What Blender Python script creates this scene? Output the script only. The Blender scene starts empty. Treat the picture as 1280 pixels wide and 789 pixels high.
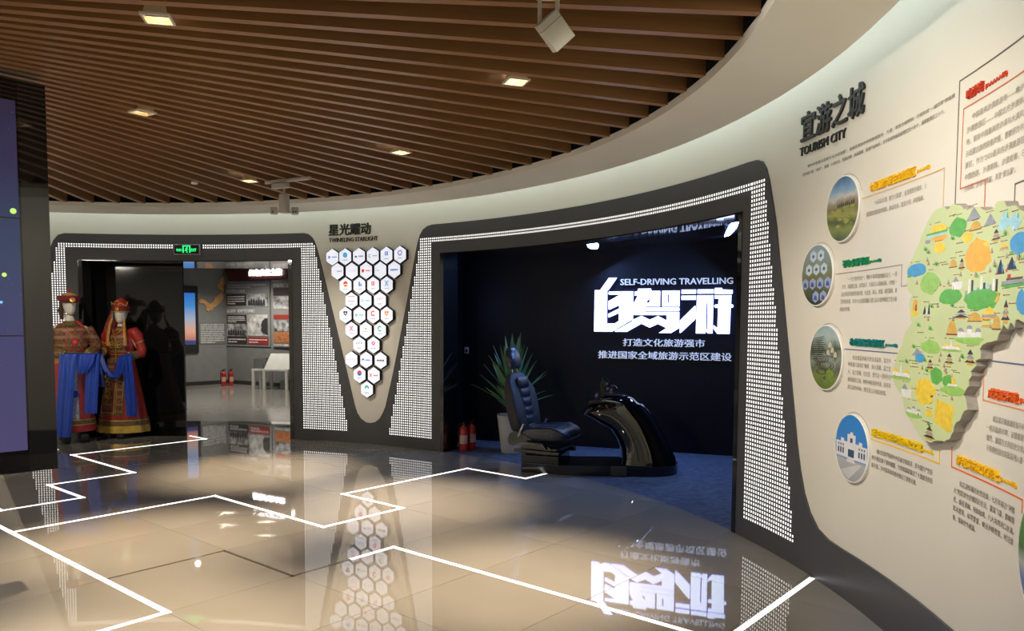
import bpy, bmesh, math, random
from math import sin, cos, pi, radians, hypot, atan2
from mathutils import Vector, Matrix
from mathutils.geometry import tessellate_polygon
random.seed(7)
S = bpy.context.scene

# ------------------------------------------------------------------ camera, world, exposure
PIT, ROLL = radians(3.8053), 0.005
cam_d = bpy.data.cameras.new('camera'); cam = bpy.data.objects.new('camera', cam_d)
S.collection.objects.link(cam); S.camera = cam
_r0 = Vector((1, 0, 0)); _u0 = Vector((0, sin(PIT), cos(PIT))); _w = Vector((0, cos(PIT), -sin(PIT)))
_r = cos(ROLL)*_r0 + sin(ROLL)*_u0; _u = -sin(ROLL)*_r0 + cos(ROLL)*_u0
cam.matrix_world = Matrix(((_r.x, _u.x, -_w.x, 0), (_r.y, _u.y, -_w.y, 0), (_r.z, _u.z, -_w.z, 1.55), (0, 0, 0, 1)))
cam_d.sensor_width = 36; cam_d.lens = 968.1/1280*36; cam_d.shift_y = (466.4-394.5)/1280
cam_d.clip_start = .05; cam_d.clip_end = 100
W = bpy.data.worlds.new('world'); S.world = W; W.use_nodes = True
W.node_tree.nodes['Background'].inputs[0].default_value = (.9, .93, 1, 1)
W.node_tree.nodes['Background'].inputs[1].default_value = .03
vs = S.view_settings; vs.view_transform = 'Standard'; vs.look = 'None'; vs.gamma = 1; vs.exposure = 0.0; vs.use_curve_mapping = False

# light levels, all in one place
SPOT_W, COVE, LED, HEX, LINE, LETTER, HALL_W, WASH = 880, 10.5, 1.45, .80, 1.7, 2.0, 115, 220
def light(name, kind, loc, energy, color, rot=(0, 0, 0), size=.1, spot=None, parent=None, blend=.6):
    d = bpy.data.lights.new(name, kind); d.energy = energy; d.color = color
    if kind == 'AREA': d.shape = 'DISK'; d.size = size
    elif kind != 'SUN': d.shadow_soft_size = size
    if spot: d.spot_size = radians(spot); d.spot_blend = blend
    o = bpy.data.objects.new(name, d); S.collection.objects.link(o); o.location = loc; o.rotation_euler = rot
    if parent: o.parent = parent
    return o
WARM = (1, .80, .56); NEUT = (1, .93, .82)
# unseen fill lights added behind and beside the camera for ambient light
for _x, _y in ((-3.2, .4), (-7.2, 1.0), (-8.6, 4.6)):
    light('hall_fill_light', 'AREA', (_x, _y, 2.9), HALL_W, NEUT, size=.5)

# track spotlights of the hall that wash the curved walls, and one added lamp
def washer(p, target, e, spot=60, col=(1, .92, .80)):
    d = Vector(target)-Vector(p); o = light('wash_light', 'SPOT', p, e, col, size=.05, spot=spot, blend=1.0)
    o.rotation_euler = d.to_track_quat('-Z', 'Y').to_euler()
washer((-.2, 2.9, 2.85), (1.75, 3.6, 1.75), WASH, 75); washer((-.2, 1.3, 2.85), (1.6, 2.0, 1.6), WASH*.6, 80); washer((-3.0, 7.6, 2.85), (-1.9, 9.9, 1.1), WASH*.8, 42)
washer((.1, 4.2, 2.85), (1.75, 4.9, 1.0), WASH*.25, 60); washer((-4.6, 7.4, 2.85), (-5.3, 10.1, 1.1), WASH*.62, 50)  # the last one is an unseen lamp added to brighten the mannequins

# added blue fill for the dark opening; two sit at visible ceiling lamp spots
for _p, _t, _e, _s in (((2.3, 8.2, 2.40), (.4, 7.9, .5), 42, .20), ((.95, 9.2, 2.36), (1.6, 7.4, 0), 22, .13), ((1.3, 7.6, 2.40), (.3, 8.2, .4), 16, .10), ((2.6, 7.2, 2.45), (2.0, 7.3, 0.), 9, .2)):
    _o = light('blue_fill_light', 'AREA', _p, _e, (.22, .42, 1), size=_s); _o.rotation_euler = (Vector(_t)-Vector(_p)).to_track_quat('-Z', 'Y').to_euler()

# ------------------------------------------------------------------ room geometry: a circle
CX, CY, R = -4.461, 3.918, 6.357
def th(deg): return radians(deg)*R                       # angle on the wall -> metres along it
def bend(co, rad=R):
    a = co.x/R; r = rad - co.z
    return Vector((CX + r*sin(a), CY + r*cos(a), co.y))
def bend_bm(bm, rad=R):
    for v in bm.verts: v.co = bend(v.co, rad)
    return bm
def wall_matrix(deg, z, d=0):
    a = radians(deg); n = Vector((-sin(a), -cos(a), 0)); t = Vector((cos(a), -sin(a), 0)); r = R-d
    p = Vector((CX + r*sin(a), CY + r*cos(a), z))
    return Matrix(((t.x, 0, n.x, p.x), (t.y, 0, n.y, p.y), (0, 1, 0, p.z), (0, 0, 0, 1)))

# ------------------------------------------------------------------ materials
MATS = {}
def mat(name, col, rough=.5, metal=0, emit=None, es=0, coat=0, noise=None, bump=None, spec=.5, ior=1.5, alpha=1, trans=0):
    if name in MATS: return MATS[name]
    m = bpy.data.materials.new(name); m.use_nodes = True; MATS[name] = m
    nt = m.node_tree; b = nt.nodes['Principled BSDF']; I = b.inputs
    I['Base Color'].default_value = (*col, 1); I['Roughness'].default_value = rough; I['Metallic'].default_value = metal
    I['Specular IOR Level'].default_value = spec; I['IOR'].default_value = ior; I['Coat Weight'].default_value = coat
    I['Transmission Weight'].default_value = trans
    if coat: I['Coat Roughness'].default_value = .03
    if emit: I['Emission Color'].default_value = (*emit, 1); I['Emission Strength'].default_value = es
    if emit and es < 6: m.cycles.emission_sampling = 'NONE'     # many tiny emitters: found by bounced rays, less speckle
    tc = nt.nodes.new('ShaderNodeTexCoord')
    sc, amt = noise or (6, .06)
    n = nt.nodes.new('ShaderNodeTexNoise'); n.inputs['Scale'].default_value = sc if not isinstance(sc, tuple) else 1
    n.inputs['Detail'].default_value = 4
    src = tc.outputs['Object']
    if isinstance(sc, tuple):
        mp = nt.nodes.new('ShaderNodeMapping'); mp.inputs['Scale'].default_value = sc; nt.links.new(src, mp.inputs[0]); src = mp.outputs[0]
    nt.links.new(src, n.inputs['Vector'])
    rp = nt.nodes.new('ShaderNodeValToRGB'); e = rp.color_ramp.elements
    e[0].position, e[1].position = .3, .7
    e[0].color = (*[c*(1-amt) for c in col], 1); e[1].color = (*[min(1, c*(1+amt)) for c in col], 1)
    nt.links.new(n.outputs['Fac'], rp.inputs[0]); nt.links.new(rp.outputs[0], I['Base Color'])
    if bump:
        bn = nt.nodes.new('ShaderNodeTexNoise'); bn.inputs['Scale'].default_value = bump[0]; bn.inputs['Detail'].default_value = bump[2] if len(bump) > 2 else 2
        bp = nt.nodes.new('ShaderNodeBump'); bp.inputs['Strength'].default_value = bump[1]; bp.inputs['Distance'].default_value = .02
        nt.links.new(tc.outputs['Object'], bn.inputs['Vector']); nt.links.new(bn.outputs['Fac'], bp.inputs['Height']); nt.links.new(bp.outputs[0], I['Normal'])
    return m
def ramp_mat(name, stops, axis='Y', lo=-1, hi=1, emit=0, rough=.4, nz=None, vor=None):
    """colours along one local axis (a printed or displayed picture), with optional noise and star dots"""
    m = bpy.data.materials.new(name); m.use_nodes = True; MATS[name] = m; nt = m.node_tree; b = nt.nodes['Principled BSDF']
    tc = nt.nodes.new('ShaderNodeTexCoord'); sp = nt.nodes.new('ShaderNodeSeparateXYZ'); nt.links.new(tc.outputs['Object'], sp.inputs[0])
    mr = nt.nodes.new('ShaderNodeMapRange'); mr.inputs['From Min'].default_value = lo; mr.inputs['From Max'].default_value = hi
    nt.links.new(sp.outputs[axis], mr.inputs['Value']); v = mr.outputs[0]
    if nz:
        n = nt.nodes.new('ShaderNodeTexNoise'); n.inputs['Scale'].default_value = nz[0]; n.inputs['Detail'].default_value = 5; nt.links.new(tc.outputs['Object'], n.inputs['Vector'])
        ma = nt.nodes.new('ShaderNodeMath'); ma.operation = 'MULTIPLY_ADD'; nt.links.new(n.outputs['Fac'], ma.inputs[0]); ma.inputs[1].default_value = nz[1]; nt.links.new(v, ma.inputs[2])
        mb = nt.nodes.new('ShaderNodeMath'); mb.operation = 'SUBTRACT'; nt.links.new(ma.outputs[0], mb.inputs[0]); mb.inputs[1].default_value = nz[1]/2; v = mb.outputs[0]
    rp = nt.nodes.new('ShaderNodeValToRGB'); el = rp.color_ramp.elements
    while len(el) < len(stops): el.new(.5)
    for e, (p, c) in zip(el, stops): e.position = p; e.color = (*c, 1)
    nt.links.new(v, rp.inputs[0]); out = rp.outputs[0]
    if vor:
        vo = nt.nodes.new('ShaderNodeTexVoronoi'); vo.inputs['Scale'].default_value = vor[0]; nt.links.new(tc.outputs['Object'], vo.inputs['Vector'])
        lt = nt.nodes.new('ShaderNodeMath'); lt.operation = 'LESS_THAN'; lt.inputs[1].default_value = vor[1]; nt.links.new(vo.outputs['Distance'], lt.inputs[0])
        mx = nt.nodes.new('ShaderNodeMixRGB'); mx.inputs[2].default_value = (*vor[2], 1); nt.links.new(lt.outputs[0], mx.inputs[0]); nt.links.new(out, mx.inputs[1]); out = mx.outputs[0]
    if emit:
        b.inputs['Base Color'].default_value = (0.01, .01, .012, 1); nt.links.new(out, b.inputs['Emission Color']); b.inputs['Emission Strength'].default_value = emit
    else: nt.links.new(out, b.inputs['Base Color'])
    b.inputs['Roughness'].default_value = rough
    return m
def brocade(name, base, gold, scale=26, thr=.33, metal=.0, stripes=None):
    m = bpy.data.materials.new(name); m.use_nodes = True; MATS[name] = m; nt = m.node_tree; b = nt.nodes['Principled BSDF']
    tc = nt.nodes.new('ShaderNodeTexCoord')
    vo = nt.nodes.new('ShaderNodeTexVoronoi'); vo.inputs['Scale'].default_value = scale; vo.feature = 'DISTANCE_TO_EDGE'; nt.links.new(tc.outputs['Object'], vo.inputs['Vector'])
    lt = nt.nodes.new('ShaderNodeMath'); lt.operation = 'LESS_THAN'; lt.inputs[1].default_value = thr*.3; nt.links.new(vo.outputs['Distance'], lt.inputs[0]); f = lt.outputs[0]
    if stripes:
        w = nt.nodes.new('ShaderNodeTexWave'); w.bands_direction = 'Z'; w.inputs['Scale'].default_value = stripes; w.inputs['Distortion'].default_value = 1; nt.links.new(tc.outputs['Object'], w.inputs['Vector'])
        g = nt.nodes.new('ShaderNodeMath'); g.operation = 'GREATER_THAN'; g.inputs[1].default_value = .72; nt.links.new(w.outputs['Fac'], g.inputs[0])
        a = nt.nodes.new('ShaderNodeMath'); a.operation = 'MAXIMUM'; nt.links.new(f, a.inputs[0]); nt.links.new(g.outputs[0], a.inputs[1]); f = a.outputs[0]
    mx = nt.nodes.new('ShaderNodeMixRGB'); mx.inputs[1].default_value = (*base, 1); mx.inputs[2].default_value = (*gold, 1); nt.links.new(f, mx.inputs[0]); nt.links.new(mx.outputs[0], b.inputs['Base Color'])
    b.inputs['Roughness'].default_value = .45; b.inputs['Metallic'].default_value = metal
    return m

M_wall = mat('wall_paint', (.70, .665, .585), .55, noise=(2, .02))
M_plaster = mat('soffit_plaster', (.80, .77, .70), .6, noise=(2, .02))
M_clad = mat('dark_cladding', (.060, .061, .066), .36, noise=(3, .05), spec=.5)
M_gloss = mat('black_gloss', (.004, .004, .006), .04, coat=.6, bump=(1.6, .10))
M_glossflat = mat('black_gloss_flat', (.006, .006, .007), .05, coat=.5)
M_black = mat('matt_black', (.006, .006, .007), .7)
M_blackwall = mat('niche_black', (.0025, .003, .006), .5, spec=.25)
M_led = mat('led_dots', (.8, .8, .8), .4, emit=(1, .97, .93), es=LED)
M_cove = mat('cove_led', (.9, .9, .9), .4, emit=(.86, 1, .95), es=COVE)
M_line = mat('floor_line_light', (.9, .9, .9), .3, emit=(1, .98, .95), es=LINE)
M_groove = mat('unlit_inlay', (.10, .085, .065), .1)
M_white = mat('white_paint', (.78, .77, .73), .4)
M_cream = mat('cream_paint', (.62, .59, .50), .45)
M_darktxt = mat('dark_lettering', (.014, .014, .014), .45)
M_graytxt = mat('grey_print', (.40, .365, .31), .6)
M_midtxt = mat('brown_print', (.25, .225, .19), .6)
M_green = mat('green_print', (.0, .27, .09), .5); M_teal = mat('teal_print', (.0, .20, .19), .5)
M_amber = mat('amber_print', (.90, .52, .0), .5); M_yell = mat('yellow_print', (.85, .60, .0), .5)
M_red = mat('red_print', (.62, .05, .015), .5); M_orange = mat('orange_red_print', (.78, .12, .01), .5)
M_chrome = mat('chrome', (.7, .7, .72), .15, metal=1)

def floor_mat():
    m = mat('polished_tile', (.30, .275, .235), .022, noise=(.9, .08), ior=2.2, spec=.5, bump=(1.1, .045, 1), coat=0)
    return m
M_tile = floor_mat()
M_threshold = mat('black_floor', (.008, .008, .009), .04, coat=.5, bump=(1.2, .04))
M_farfloor = mat('far_floor', (.42, .40, .36), .12, ior=1.6)
M_grey = mat('grey_wall', (.20, .205, .20), .6, noise=(5, .06))
M_carpet = mat('blue_carpet', (.085, .10, .145), .95, noise=((14, 60, 14), .55), bump=(90, .8))
M_wood = mat('wood_slat', (.28, .136, .052), .38, noise=((1.2, 40, 40), .14))
M_wood2 = mat('wood_hub', (.22, .10, .035), .4)

# ------------------------------------------------------------------ object helpers
WL = {}                                                     # world location of unrotated parents
def tag(o, label=None, cat=None, group=None, kind=None):
    if label: o['label'] = label
    if cat: o['category'] = cat
    if group: o['group'] = group
    if kind: o['kind'] = kind
    return o
def mesh(name, bm, mats, smooth=False):
    me = bpy.data.meshes.new(name); bmesh.ops.recalc_face_normals(bm, faces=bm.faces) if not getattr(bm, 'tag_keep', 0) else None
    bm.to_mesh(me); bm.free()
    for m in (mats if isinstance(mats, (list, tuple)) else [mats]): me.materials.append(m)
    if smooth:
        me.polygons.foreach_set('use_smooth', [True]*len(me.polygons))
        try: me.set_sharp_from_angle(angle=radians(38))
        except Exception: pass
    return me
def link(name, me, parent=None):
    o = bpy.data.objects.new(name, me); S.collection.objects.link(o)
    if parent is not None: o.parent = parent
    return o
def O(name, bm, mats, parent=None, smooth=False, local=False):
    """local: the mesh is in its parent's space; else it is in world space and gets an origin at its base"""
    if local: return link(name, mesh(name, bm, mats, smooth), parent)
    vs_ = [v.co for v in bm.verts]
    c = Vector(((min(v.x for v in vs_)+max(v.x for v in vs_))/2, (min(v.y for v in vs_)+max(v.y for v in vs_))/2, min(v.z for v in vs_)))
    for v in bm.verts: v.co -= c
    o = link(name, mesh(name, bm, mats, smooth), parent)
    base = WL.get(parent.as_pointer(), Vector((0, 0, 0))) if parent is not None else Vector((0, 0, 0))
    o.location = c - base; WL[o.as_pointer()] = c
    return o
def thing(name, label, cat, loc=(0, 0, 0), rz=0, group=None):
    o = bpy.data.objects.new(name, None); S.collection.objects.link(o); o.location = loc; o.rotation_euler = (0, 0, rz); o.empty_display_size = .1
    WL[o.as_pointer()] = Vector(loc)
    return tag(o, label, cat, group)
def thing_m(name, label, cat, M, group=None):
    o = bpy.data.objects.new(name, None); S.collection.objects.link(o); o.matrix_world = M; o.empty_display_size = .1
    return tag(o, label, cat, group)
def struct(name, bm, mats, smooth=False): return tag(O(name, bm, mats, None, smooth), kind='structure')

def box(bm, x0, x1, y0, y1, z0, z1, M=None, mi=0):
    vs_ = [bm.verts.new(M @ Vector(p) if M else p) for p in ((x0,y0,z0),(x1,y0,z0),(x1,y1,z0),(x0,y1,z0),(x0,y0,z1),(x1,y0,z1),(x1,y1,z1),(x0,y1,z1))]
    for f in ((0,3,2,1),(4,5,6,7),(0,1,5,4),(1,2,6,5),(2,3,7,6),(3,0,4,7)):
        bm.faces.new([vs_[i] for i in f]).material_index = mi
    return bm
def B(*a, **k): return box(bmesh.new(), *a, **k)
def rbox(sx, sy, sz, r=.01, seg=2, M=None, bm=None):
    b = bmesh.new(); bmesh.ops.create_cube(b, size=1)
    for v in b.verts: v.co = Vector((v.co.x*sx, v.co.y*sy, v.co.z*sz))
    bmesh.ops.bevel(b, geom=list(b.edges), offset=min(r, .49*min(sx, sy, sz)), segments=seg, profile=.5, affect='EDGES')
    if M: b.transform(M)
    return merge(bm, b)
def merge(bm, b):
    if bm is None: return b
    me = bpy.data.meshes.new('_t'); b.to_mesh(me); b.free(); bm.from_mesh(me); bpy.data.meshes.remove(me); return bm
def loft(rings, cap=True, bm=None, closed=True):
    bm = bm or bmesh.new(); R_ = [[bm.verts.new(p) for p in r] for r in rings]; n = len(R_[0])
    for a, b in zip(R_, R_[1:]):
        for i in range(n if closed else n-1):
            j = (i+1) % n; bm.faces.new((a[i], a[j], b[j], b[i]))
    if cap and closed: bm.faces.new(list(reversed(R_[0]))); bm.faces.new(R_[-1])
    return bm
def ring(cx, cy, z, rx, ry, n=24, p=2.0, fold=0, k=9, ph=0):
    out = []
    for i in range(n):
        a = 2*pi*i/n; c, s = cos(a), sin(a); q = (abs(c)**p + abs(s)**p)**(-1/p)
        f = 1 + fold*sin(k*a+ph)
        out.append((cx + rx*q*c*f, cy + ry*q*s*f, z))
    return out
def lathe(prof, n=24, bm=None, at=(0, 0)):
    return loft([[(at[0]+r*cos(2*pi*i/n), at[1]+r*sin(2*pi*i/n), z) for i in range(n)] for r, z in prof], True, bm)
def tube(pts, rad, n=8, bm=None):
    bm = bm or bmesh.new(); pts = [Vector(p) for p in pts]; rings = []; up = Vector((0, 0, 1)); prev = None
    for i, p in enumerate(pts):
        d = (pts[min(i+1, len(pts)-1)]-pts[max(i-1, 0)]).normalized()
        a = prev if prev is not None else (up if abs(d.z) < .9 else Vector((1, 0, 0)))
        x = (a - d*a.dot(d)).normalized(); prev = x; y = d.cross(x); r = rad[i] if isinstance(rad, (list, tuple)) else rad
        rings.append([p + (x*cos(2*pi*k/n)+y*sin(2*pi*k/n))*r for k in range(n)])
    return loft(rings, True, bm)
def poly3(bm, pts, z, mi=0):
    f = bm.faces.new([bm.verts.new((x, y, z)) for x, y in pts]); f.material_index = mi; return f
def prism(pts, z0, z1, bm=None, holes=(), back=False):
    """extruded polygon (with holes) in local x,y; front at z1"""
    bm = bm or bmesh.new(); loops = [list(pts)]+[list(h) for h in holes]
    flat = [p for l in loops for p in l]
    tris = tessellate_polygon([[Vector((x, y, 0)) for x, y in l] for l in loops])
    top = [bm.verts.new((x, y, z1)) for x, y in flat]; bot = [bm.verts.new((x, y, z0)) for x, y in flat]
    for t in tris:
        try: bm.faces.new([top[i] for i in t])
        except ValueError: continue
        if back: bm.faces.new([bot[i] for i in reversed(t)])
    k = 0
    for l in loops:
        n = len(l)
        for i in range(n):
            j = (i+1) % n
            try: bm.faces.new((top[k+i], bot[k+i], bot[k+j], top[k+j]))
            except ValueError: pass
        k += n
    return bm
def slice_x(bm, step):
    xs = [v.co.x for v in bm.verts]; x = math.floor(min(xs)/step)*step+step
    while x < max(xs)-1e-6:
        bmesh.ops.bisect_plane(bm, geom=bm.verts[:]+bm.edges[:]+bm.faces[:], plane_co=(x, 0, 0), plane_no=(1, 0, 0), dist=1e-6); x += step
    return bm
def sheet(pts, d0, d1, holes=(), step=.16, rad=R, back=False): return bend_bm(slice_x(prism(pts, d0, d1, None, holes, back), step), rad)
def arc_pts(cx, cy, r, a0, a1, n=8): return [(cx+r*cos(radians(a0+(a1-a0)*i/n)), cy+r*sin(radians(a0+(a1-a0)*i/n))) for i in range(n+1)]
def smooth_poly(pts, it=2):
    for _ in range(it):
        q = []
        for i in range(len(pts)):
            a, b = pts[i], pts[(i+1) % len(pts)]
            q += [(a[0]*.75+b[0]*.25, a[1]*.75+b[1]*.25), (a[0]*.25+b[0]*.75, a[1]*.25+b[1]*.75)]
        pts = q
    return pts
def text_bm(s, x0, x1, y0, y1, z0, z1, bold=0, res=2, shear=0, spacing=1, fit_h=True):
    """writing fitted into a box of local x,y, front at z1"""
    c = bpy.data.curves.new('_txt', 'FONT'); c.body = s; c.size = 1; c.resolution_u = res; c.shear = shear; c.space_character = spacing
    c.extrude = .5
    o = bpy.data.objects.new('_txt', c); S.collection.objects.link(o); bpy.context.view_layer.update()
    me = bpy.data.meshes.new_from_object(o.evaluated_get(bpy.context.evaluated_depsgraph_get()))
    bpy.data.objects.remove(o); bpy.data.curves.remove(c)
    bm = bmesh.new(); bm.from_mesh(me); bpy.data.meshes.remove(me)
    if not bm.verts: return bm
    X = [v.co.x for v in bm.verts]; Y = [v.co.y for v in bm.verts]; ax, bx, ay, by = min(X), max(X), min(Y), max(Y)
    for v in bm.verts:
        v.co = Vector((x0+(v.co.x-ax)/(bx-ax)*(x1-x0), y0+(v.co.y-ay)/(by-ay)*(y1-y0), z0+(v.co.z+.5)*(z1-z0)))
    if bold:                                               # heavier strokes: the outline again, a little to each side
        b0 = bm.copy(); h = (y1-y0)*bold
        for k, (dx, dy) in enumerate(((-1, 0), (1, 0), (0, .7), (0, -.7))):
            b = b0.copy(); b.transform(Matrix.Translation((dx*h, dy*h, -.00012*(k+1)))); merge(bm, b)
        b0.free()
    return bm
def flat_text(*a, **k):
    """printed writing: front faces only, a hair thick"""
    bm = text_bm(*a, **k); bm.normal_update()
    kill = [f for f in bm.faces if f.normal.z < .5]; bmesh.ops.delete(bm, geom=kill, context='FACES'); return bm

# ------------------------------------------------------------------ SETTING
def circ(r, n, a0=0, a1=360): return [(CX+r*sin(radians(a0+(a1-a0)*i/n)), CY+r*cos(radians(a0+(a1-a0)*i/n))) for i in range(n+(0 if a1-a0 == 360 else 1))]
floor = struct('floor', prism(circ(9.6, 72), -.12, -.021, back=True), mat('floor_base', (.30, .27, .22), .3))
# tiles on the diagonal grid of the light lines
GA = radians(-40.1); A_ = Vector((cos(GA), sin(GA))); B_ = Vector((-sin(GA), cos(GA))); MOD = .79; A0, B0 = -3.985, 3.478
def g(a, b): return (A_.x*a+B_.x*b, A_.y*a+B_.y*b)
CIR = circ(R, 180)
def clip_circle(poly):
    out = poly
    n = len(CIR)
    for i in range(n):
        p, q = CIR[i], CIR[(i+1) % n]                    # clockwise seen from above: inside is on the right
        ex, ey = q[0]-p[0], q[1]-p[1]; inp, out = out, []
        side = lambda v: ex*(v[1]-p[1])-ey*(v[0]-p[0])
        if not inp: return []
        for j in range(len(inp)):
            a, b = inp[j], inp[(j+1) % len(inp)]; sa, sb = side(a), side(b)
            if sa <= 0: out.append(a)
            if (sa < 0 < sb) or (sb < 0 < sa):
                t = sa/(sa-sb); out.append((a[0]+(b[0]-a[0])*t, a[1]+(b[1]-a[1])*t))
    return out
J = .0012
cc = (Vector((CX, CY)).dot(A_), Vector((CX, CY)).dot(B_))
for i in range(-12, 13):
    for j in range(-12, 13):
        a, b = A0+i*MOD, B0+j*MOD
        if hypot(a+MOD/2-cc[0], b+MOD/2-cc[1]) > R+.6: continue
        p = [g(a+J, b+J), g(a+MOD-J, b+J), g(a+MOD-J, b+MOD-J), g(a+J, b+MOD-J)]
        if max(hypot(x-CX, y-CY) for x, y in p) > R-.01: p = clip_circle(p)
        if len(p) < 3: continue
        area = abs(sum(p[k][0]*p[(k+1) % len(p)][1]-p[(k+1) % len(p)][0]*p[k][1] for k in range(len(p))))/2
        if area < .01: continue
        O('tile', prism(p, -.02, 0), M_tile, floor)
# light lines let into the joints
def strip(pts, w=.034, z=.0016):
    bm = bmesh.new()
    for p, q in zip(pts, pts[1:]):
        p, q = Vector(p), Vector(q); d = (q-p).normalized()*w/2; n = Vector((-d.y, d.x))
        c = [p-d-n, q+d-n, q+d+n, p-d+n]; prism([(v.x, v.y) for v in c], -.001, z, bm)
    return bm
def gl(*ab): return [g(A0+a*MOD, B0+b*MOD) for a, b in ab]
LINES = [
 (gl((-7.5, 2.05), (-7, 2.05), (-7, 0), (-5, 0), (-5, -1), (-4, -1), (-4, -1.78), (-5.2, -1.78)), 'white zigzag light line in the floor running from the left doorway to the video wall'),
 (gl((-3.07, -2), (-3, -2), (-3, 0), (-1, 0), (-1, 1), (-2, 1), (-2, 3.05), (-1, 3.05), (-1, 3.6)), 'white stepped light line in the floor ending beside the driving simulator'),
 (gl((-3.8, -2), (0, -2), (0, -3.2)), 'broad white light line with a corner in the floor at the bottom left'),
 (gl((0, -.44), (0, 0), (3.4, 0)), 'white light line in the floor running from below the hexagon panel to the bottom edge'),
 (gl((3.05, 1.55), (3.05, -.6)), 'white light line in the floor meeting the dark wall base at the right')]
for pts, lab in LINES: tag(O('floor_light_line', strip(pts), M_line), lab, 'light line', 'light lines in the floor')
tag(O('floor_inlay', strip(gl((0, -.44), (0, -1.02), (-1, -1.02), (-1, -2)), .02, .001), M_groove), 'dark unlit inlay line in the floor left of the reflected hexagons', 'floor inlay')

# curved wall in two stretches, with the two openings cut out
OP1, OP2, H1, H2 = (-10.9, 14.77), (34.72, 74.42), 2.327, 2.348
TOP = 3.3
struct('wall_back', sheet([(th(-42), 0), (th(OP1[0]), 0), (th(OP1[0]), H1), (th(OP1[1]), H1), (th(OP1[1]), 0), (th(30), 0), (th(30), TOP), (th(-42), TOP)], -.14, 0, back=True), M_wall, True)
wall_right = struct('wall_right', sheet([(th(30), 0), (th(OP2[0]), 0), (th(OP2[0]), H2), (th(OP2[1]), H2), (th(OP2[1]), 0), (th(118), 0), (th(118), TOP), (th(30), TOP)], -.14, 0, back=True), M_wall, True)
struct('wall_left', sheet([(th(-130), 0), (th(-42), 0), (th(-42), TOP), (th(-130), TOP)], -.14, 0, back=True), M_wall, True)
struct('wall_rear', sheet([(th(116), -.02), (th(232), -.02), (th(232), TOP), (th(116), TOP)], 0, .1, rad=8.6, back=True), M_wall, True)

# dark cladding that frames both openings
VL, VR = [(18.15, 2.444), (23.06, .41)], [(28.17, .725), (31.6, 2.529)]
out = [(-12.2, 2.664), (16.4, 2.667), (16.95, 2.652), (17.4, 2.615), (17.72, 2.56), (18.0, 2.48), (18.4, 2.33), (19.6, 1.84), (21.5, 1.05), (22.9, .47), (23.2, .385), (23.7, .315), (24.4, .272), (25.0, .267), (25.7, .285), (26.3, .335), (26.75, .41), (27.1, .49), (28.17, .91), (30.1, 1.78), (31.35, 2.38),
       (31.6, 2.48), (31.9, 2.57), (32.35, 2.635), (32.93, 2.67), (33.6, 2.684), (74.9, 2.684), (75.9, 2.678), (76.5, 2.655), (76.95, 2.60), (77.3, 2.52), (77.6, 2.42), (78.24, 2.2), (79.55, 1.569), (80.5, 1.13), (81.2, .80), (81.7, .62), (82.2, .49), (82.9, .385), (83.8, .31), (84.9, .28), (86.4, .272), (118, .272),
       (118, 0), (OP2[1], 0), (OP2[1], H2), (OP2[0], H2), (OP2[0], 0), (OP1[1], 0), (OP1[1], H1), (OP1[0], H1), (OP1[0], 0), (-42, 0), (-42, .272), (-21.5, .272), (-20.3, .32), (-19.5, .45), (-19.1, .6), (-15.4, 1.9), (-14.2, 2.33), (-13.85, 2.45), (-13.4, 2.57), (-12.9, 2.64)]
struct('trim_1', sheet([(th(a), z) for a, z in out], 0, .012), M_clad, True)
# thin joints between the cladding panels
jb = bmesh.new()
for a, z0, z1 in ((86.98, .0, .272), (54.5, H2, 2.684), (69.0, H2, 2.684), (17.9, 2.22, 2.225)):
    if z1-z0 > .02: box(jb, th(a), th(a)+.003, z0, z1, .012, .0128)
box(jb, th(17.1), th(18.35), 2.352, 2.356, .012, .0128); box(jb, th(-14.1), th(-13.3), 2.352, 2.356, .012, .0128)
struct('trim_2', bend_bm(jb), mat('joint_line', (.10, .10, .10), .5))

# black reveals of the openings
def reveal(name, a0, a1, H, w, dep, m):
    bm = bmesh.new()
    for x0, x1, y0, y1 in ((th(a0), th(a0)+w, 0, H), (th(a1)-w, th(a1), 0, H), (th(a0)+w, th(a1)-w, H-.012, H)):
        b = slice_x(B(x0, x1, y0, y1, -dep, .016), .16); merge(bm, b)
    return struct(name, bend_bm(bm), m, True)
reveal('door_1', *OP1, H1, .055, .3, M_glossflat); reveal('door_2', *OP2, H2, .05, .25, M_glossflat)

# ceiling: black void, wooden slats, plaster ring with a hidden light strip
ceiling = struct('ceiling', prism(circ(R+.14, 72), 3.3, 3.34, back=True), mat('ceiling_void', (.008, .007, .006), .9))
P0 = Vector((-4.005, 3.204)); ZS, DS, WS = 2.955, .125, .05
for k in range(116):
    a = radians(92.91 - 360/116*k*1.0 + 0); e = Vector((CX+5.585*sin(a), CY+5.585*cos(a))); d = P0-e; L = d.length-.95; d.normalize()
    ang = atan2(d.y, d.x)
    me = mesh('slat', B(0.0, L, -WS/2, WS/2, 0, DS), M_wood); o = link('slat', me, ceiling)
    base = WL[ceiling.as_pointer()]
    o.location = Vector((e.x, e.y, ZS))-base; o.rotation_euler = (0, 0, ang)
O('slat_hub', lathe([(.96, 2.95), (.96, 3.1)], 48, at=(P0.x, P0.y)), M_wood2, ceiling)
RI, RO = 5.592, 6.10
bm = bmesh.new()
n = 144
prof = [(RI+.03, 2.968), (RI, 2.966), (RI+.004, 2.918), (RO-.02, 2.892), (RO, 2.895), (RO, 2.93), (RO-.02, 2.94), (RI+.03, 2.968)]
loft([[(CX+r*sin(2*pi*i/n), CY+r*cos(2*pi*i/n), z) for i in range(n)] for r, z in prof], False, bm)
soffit = struct('trim_3', bm, M_plaster, True)
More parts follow.
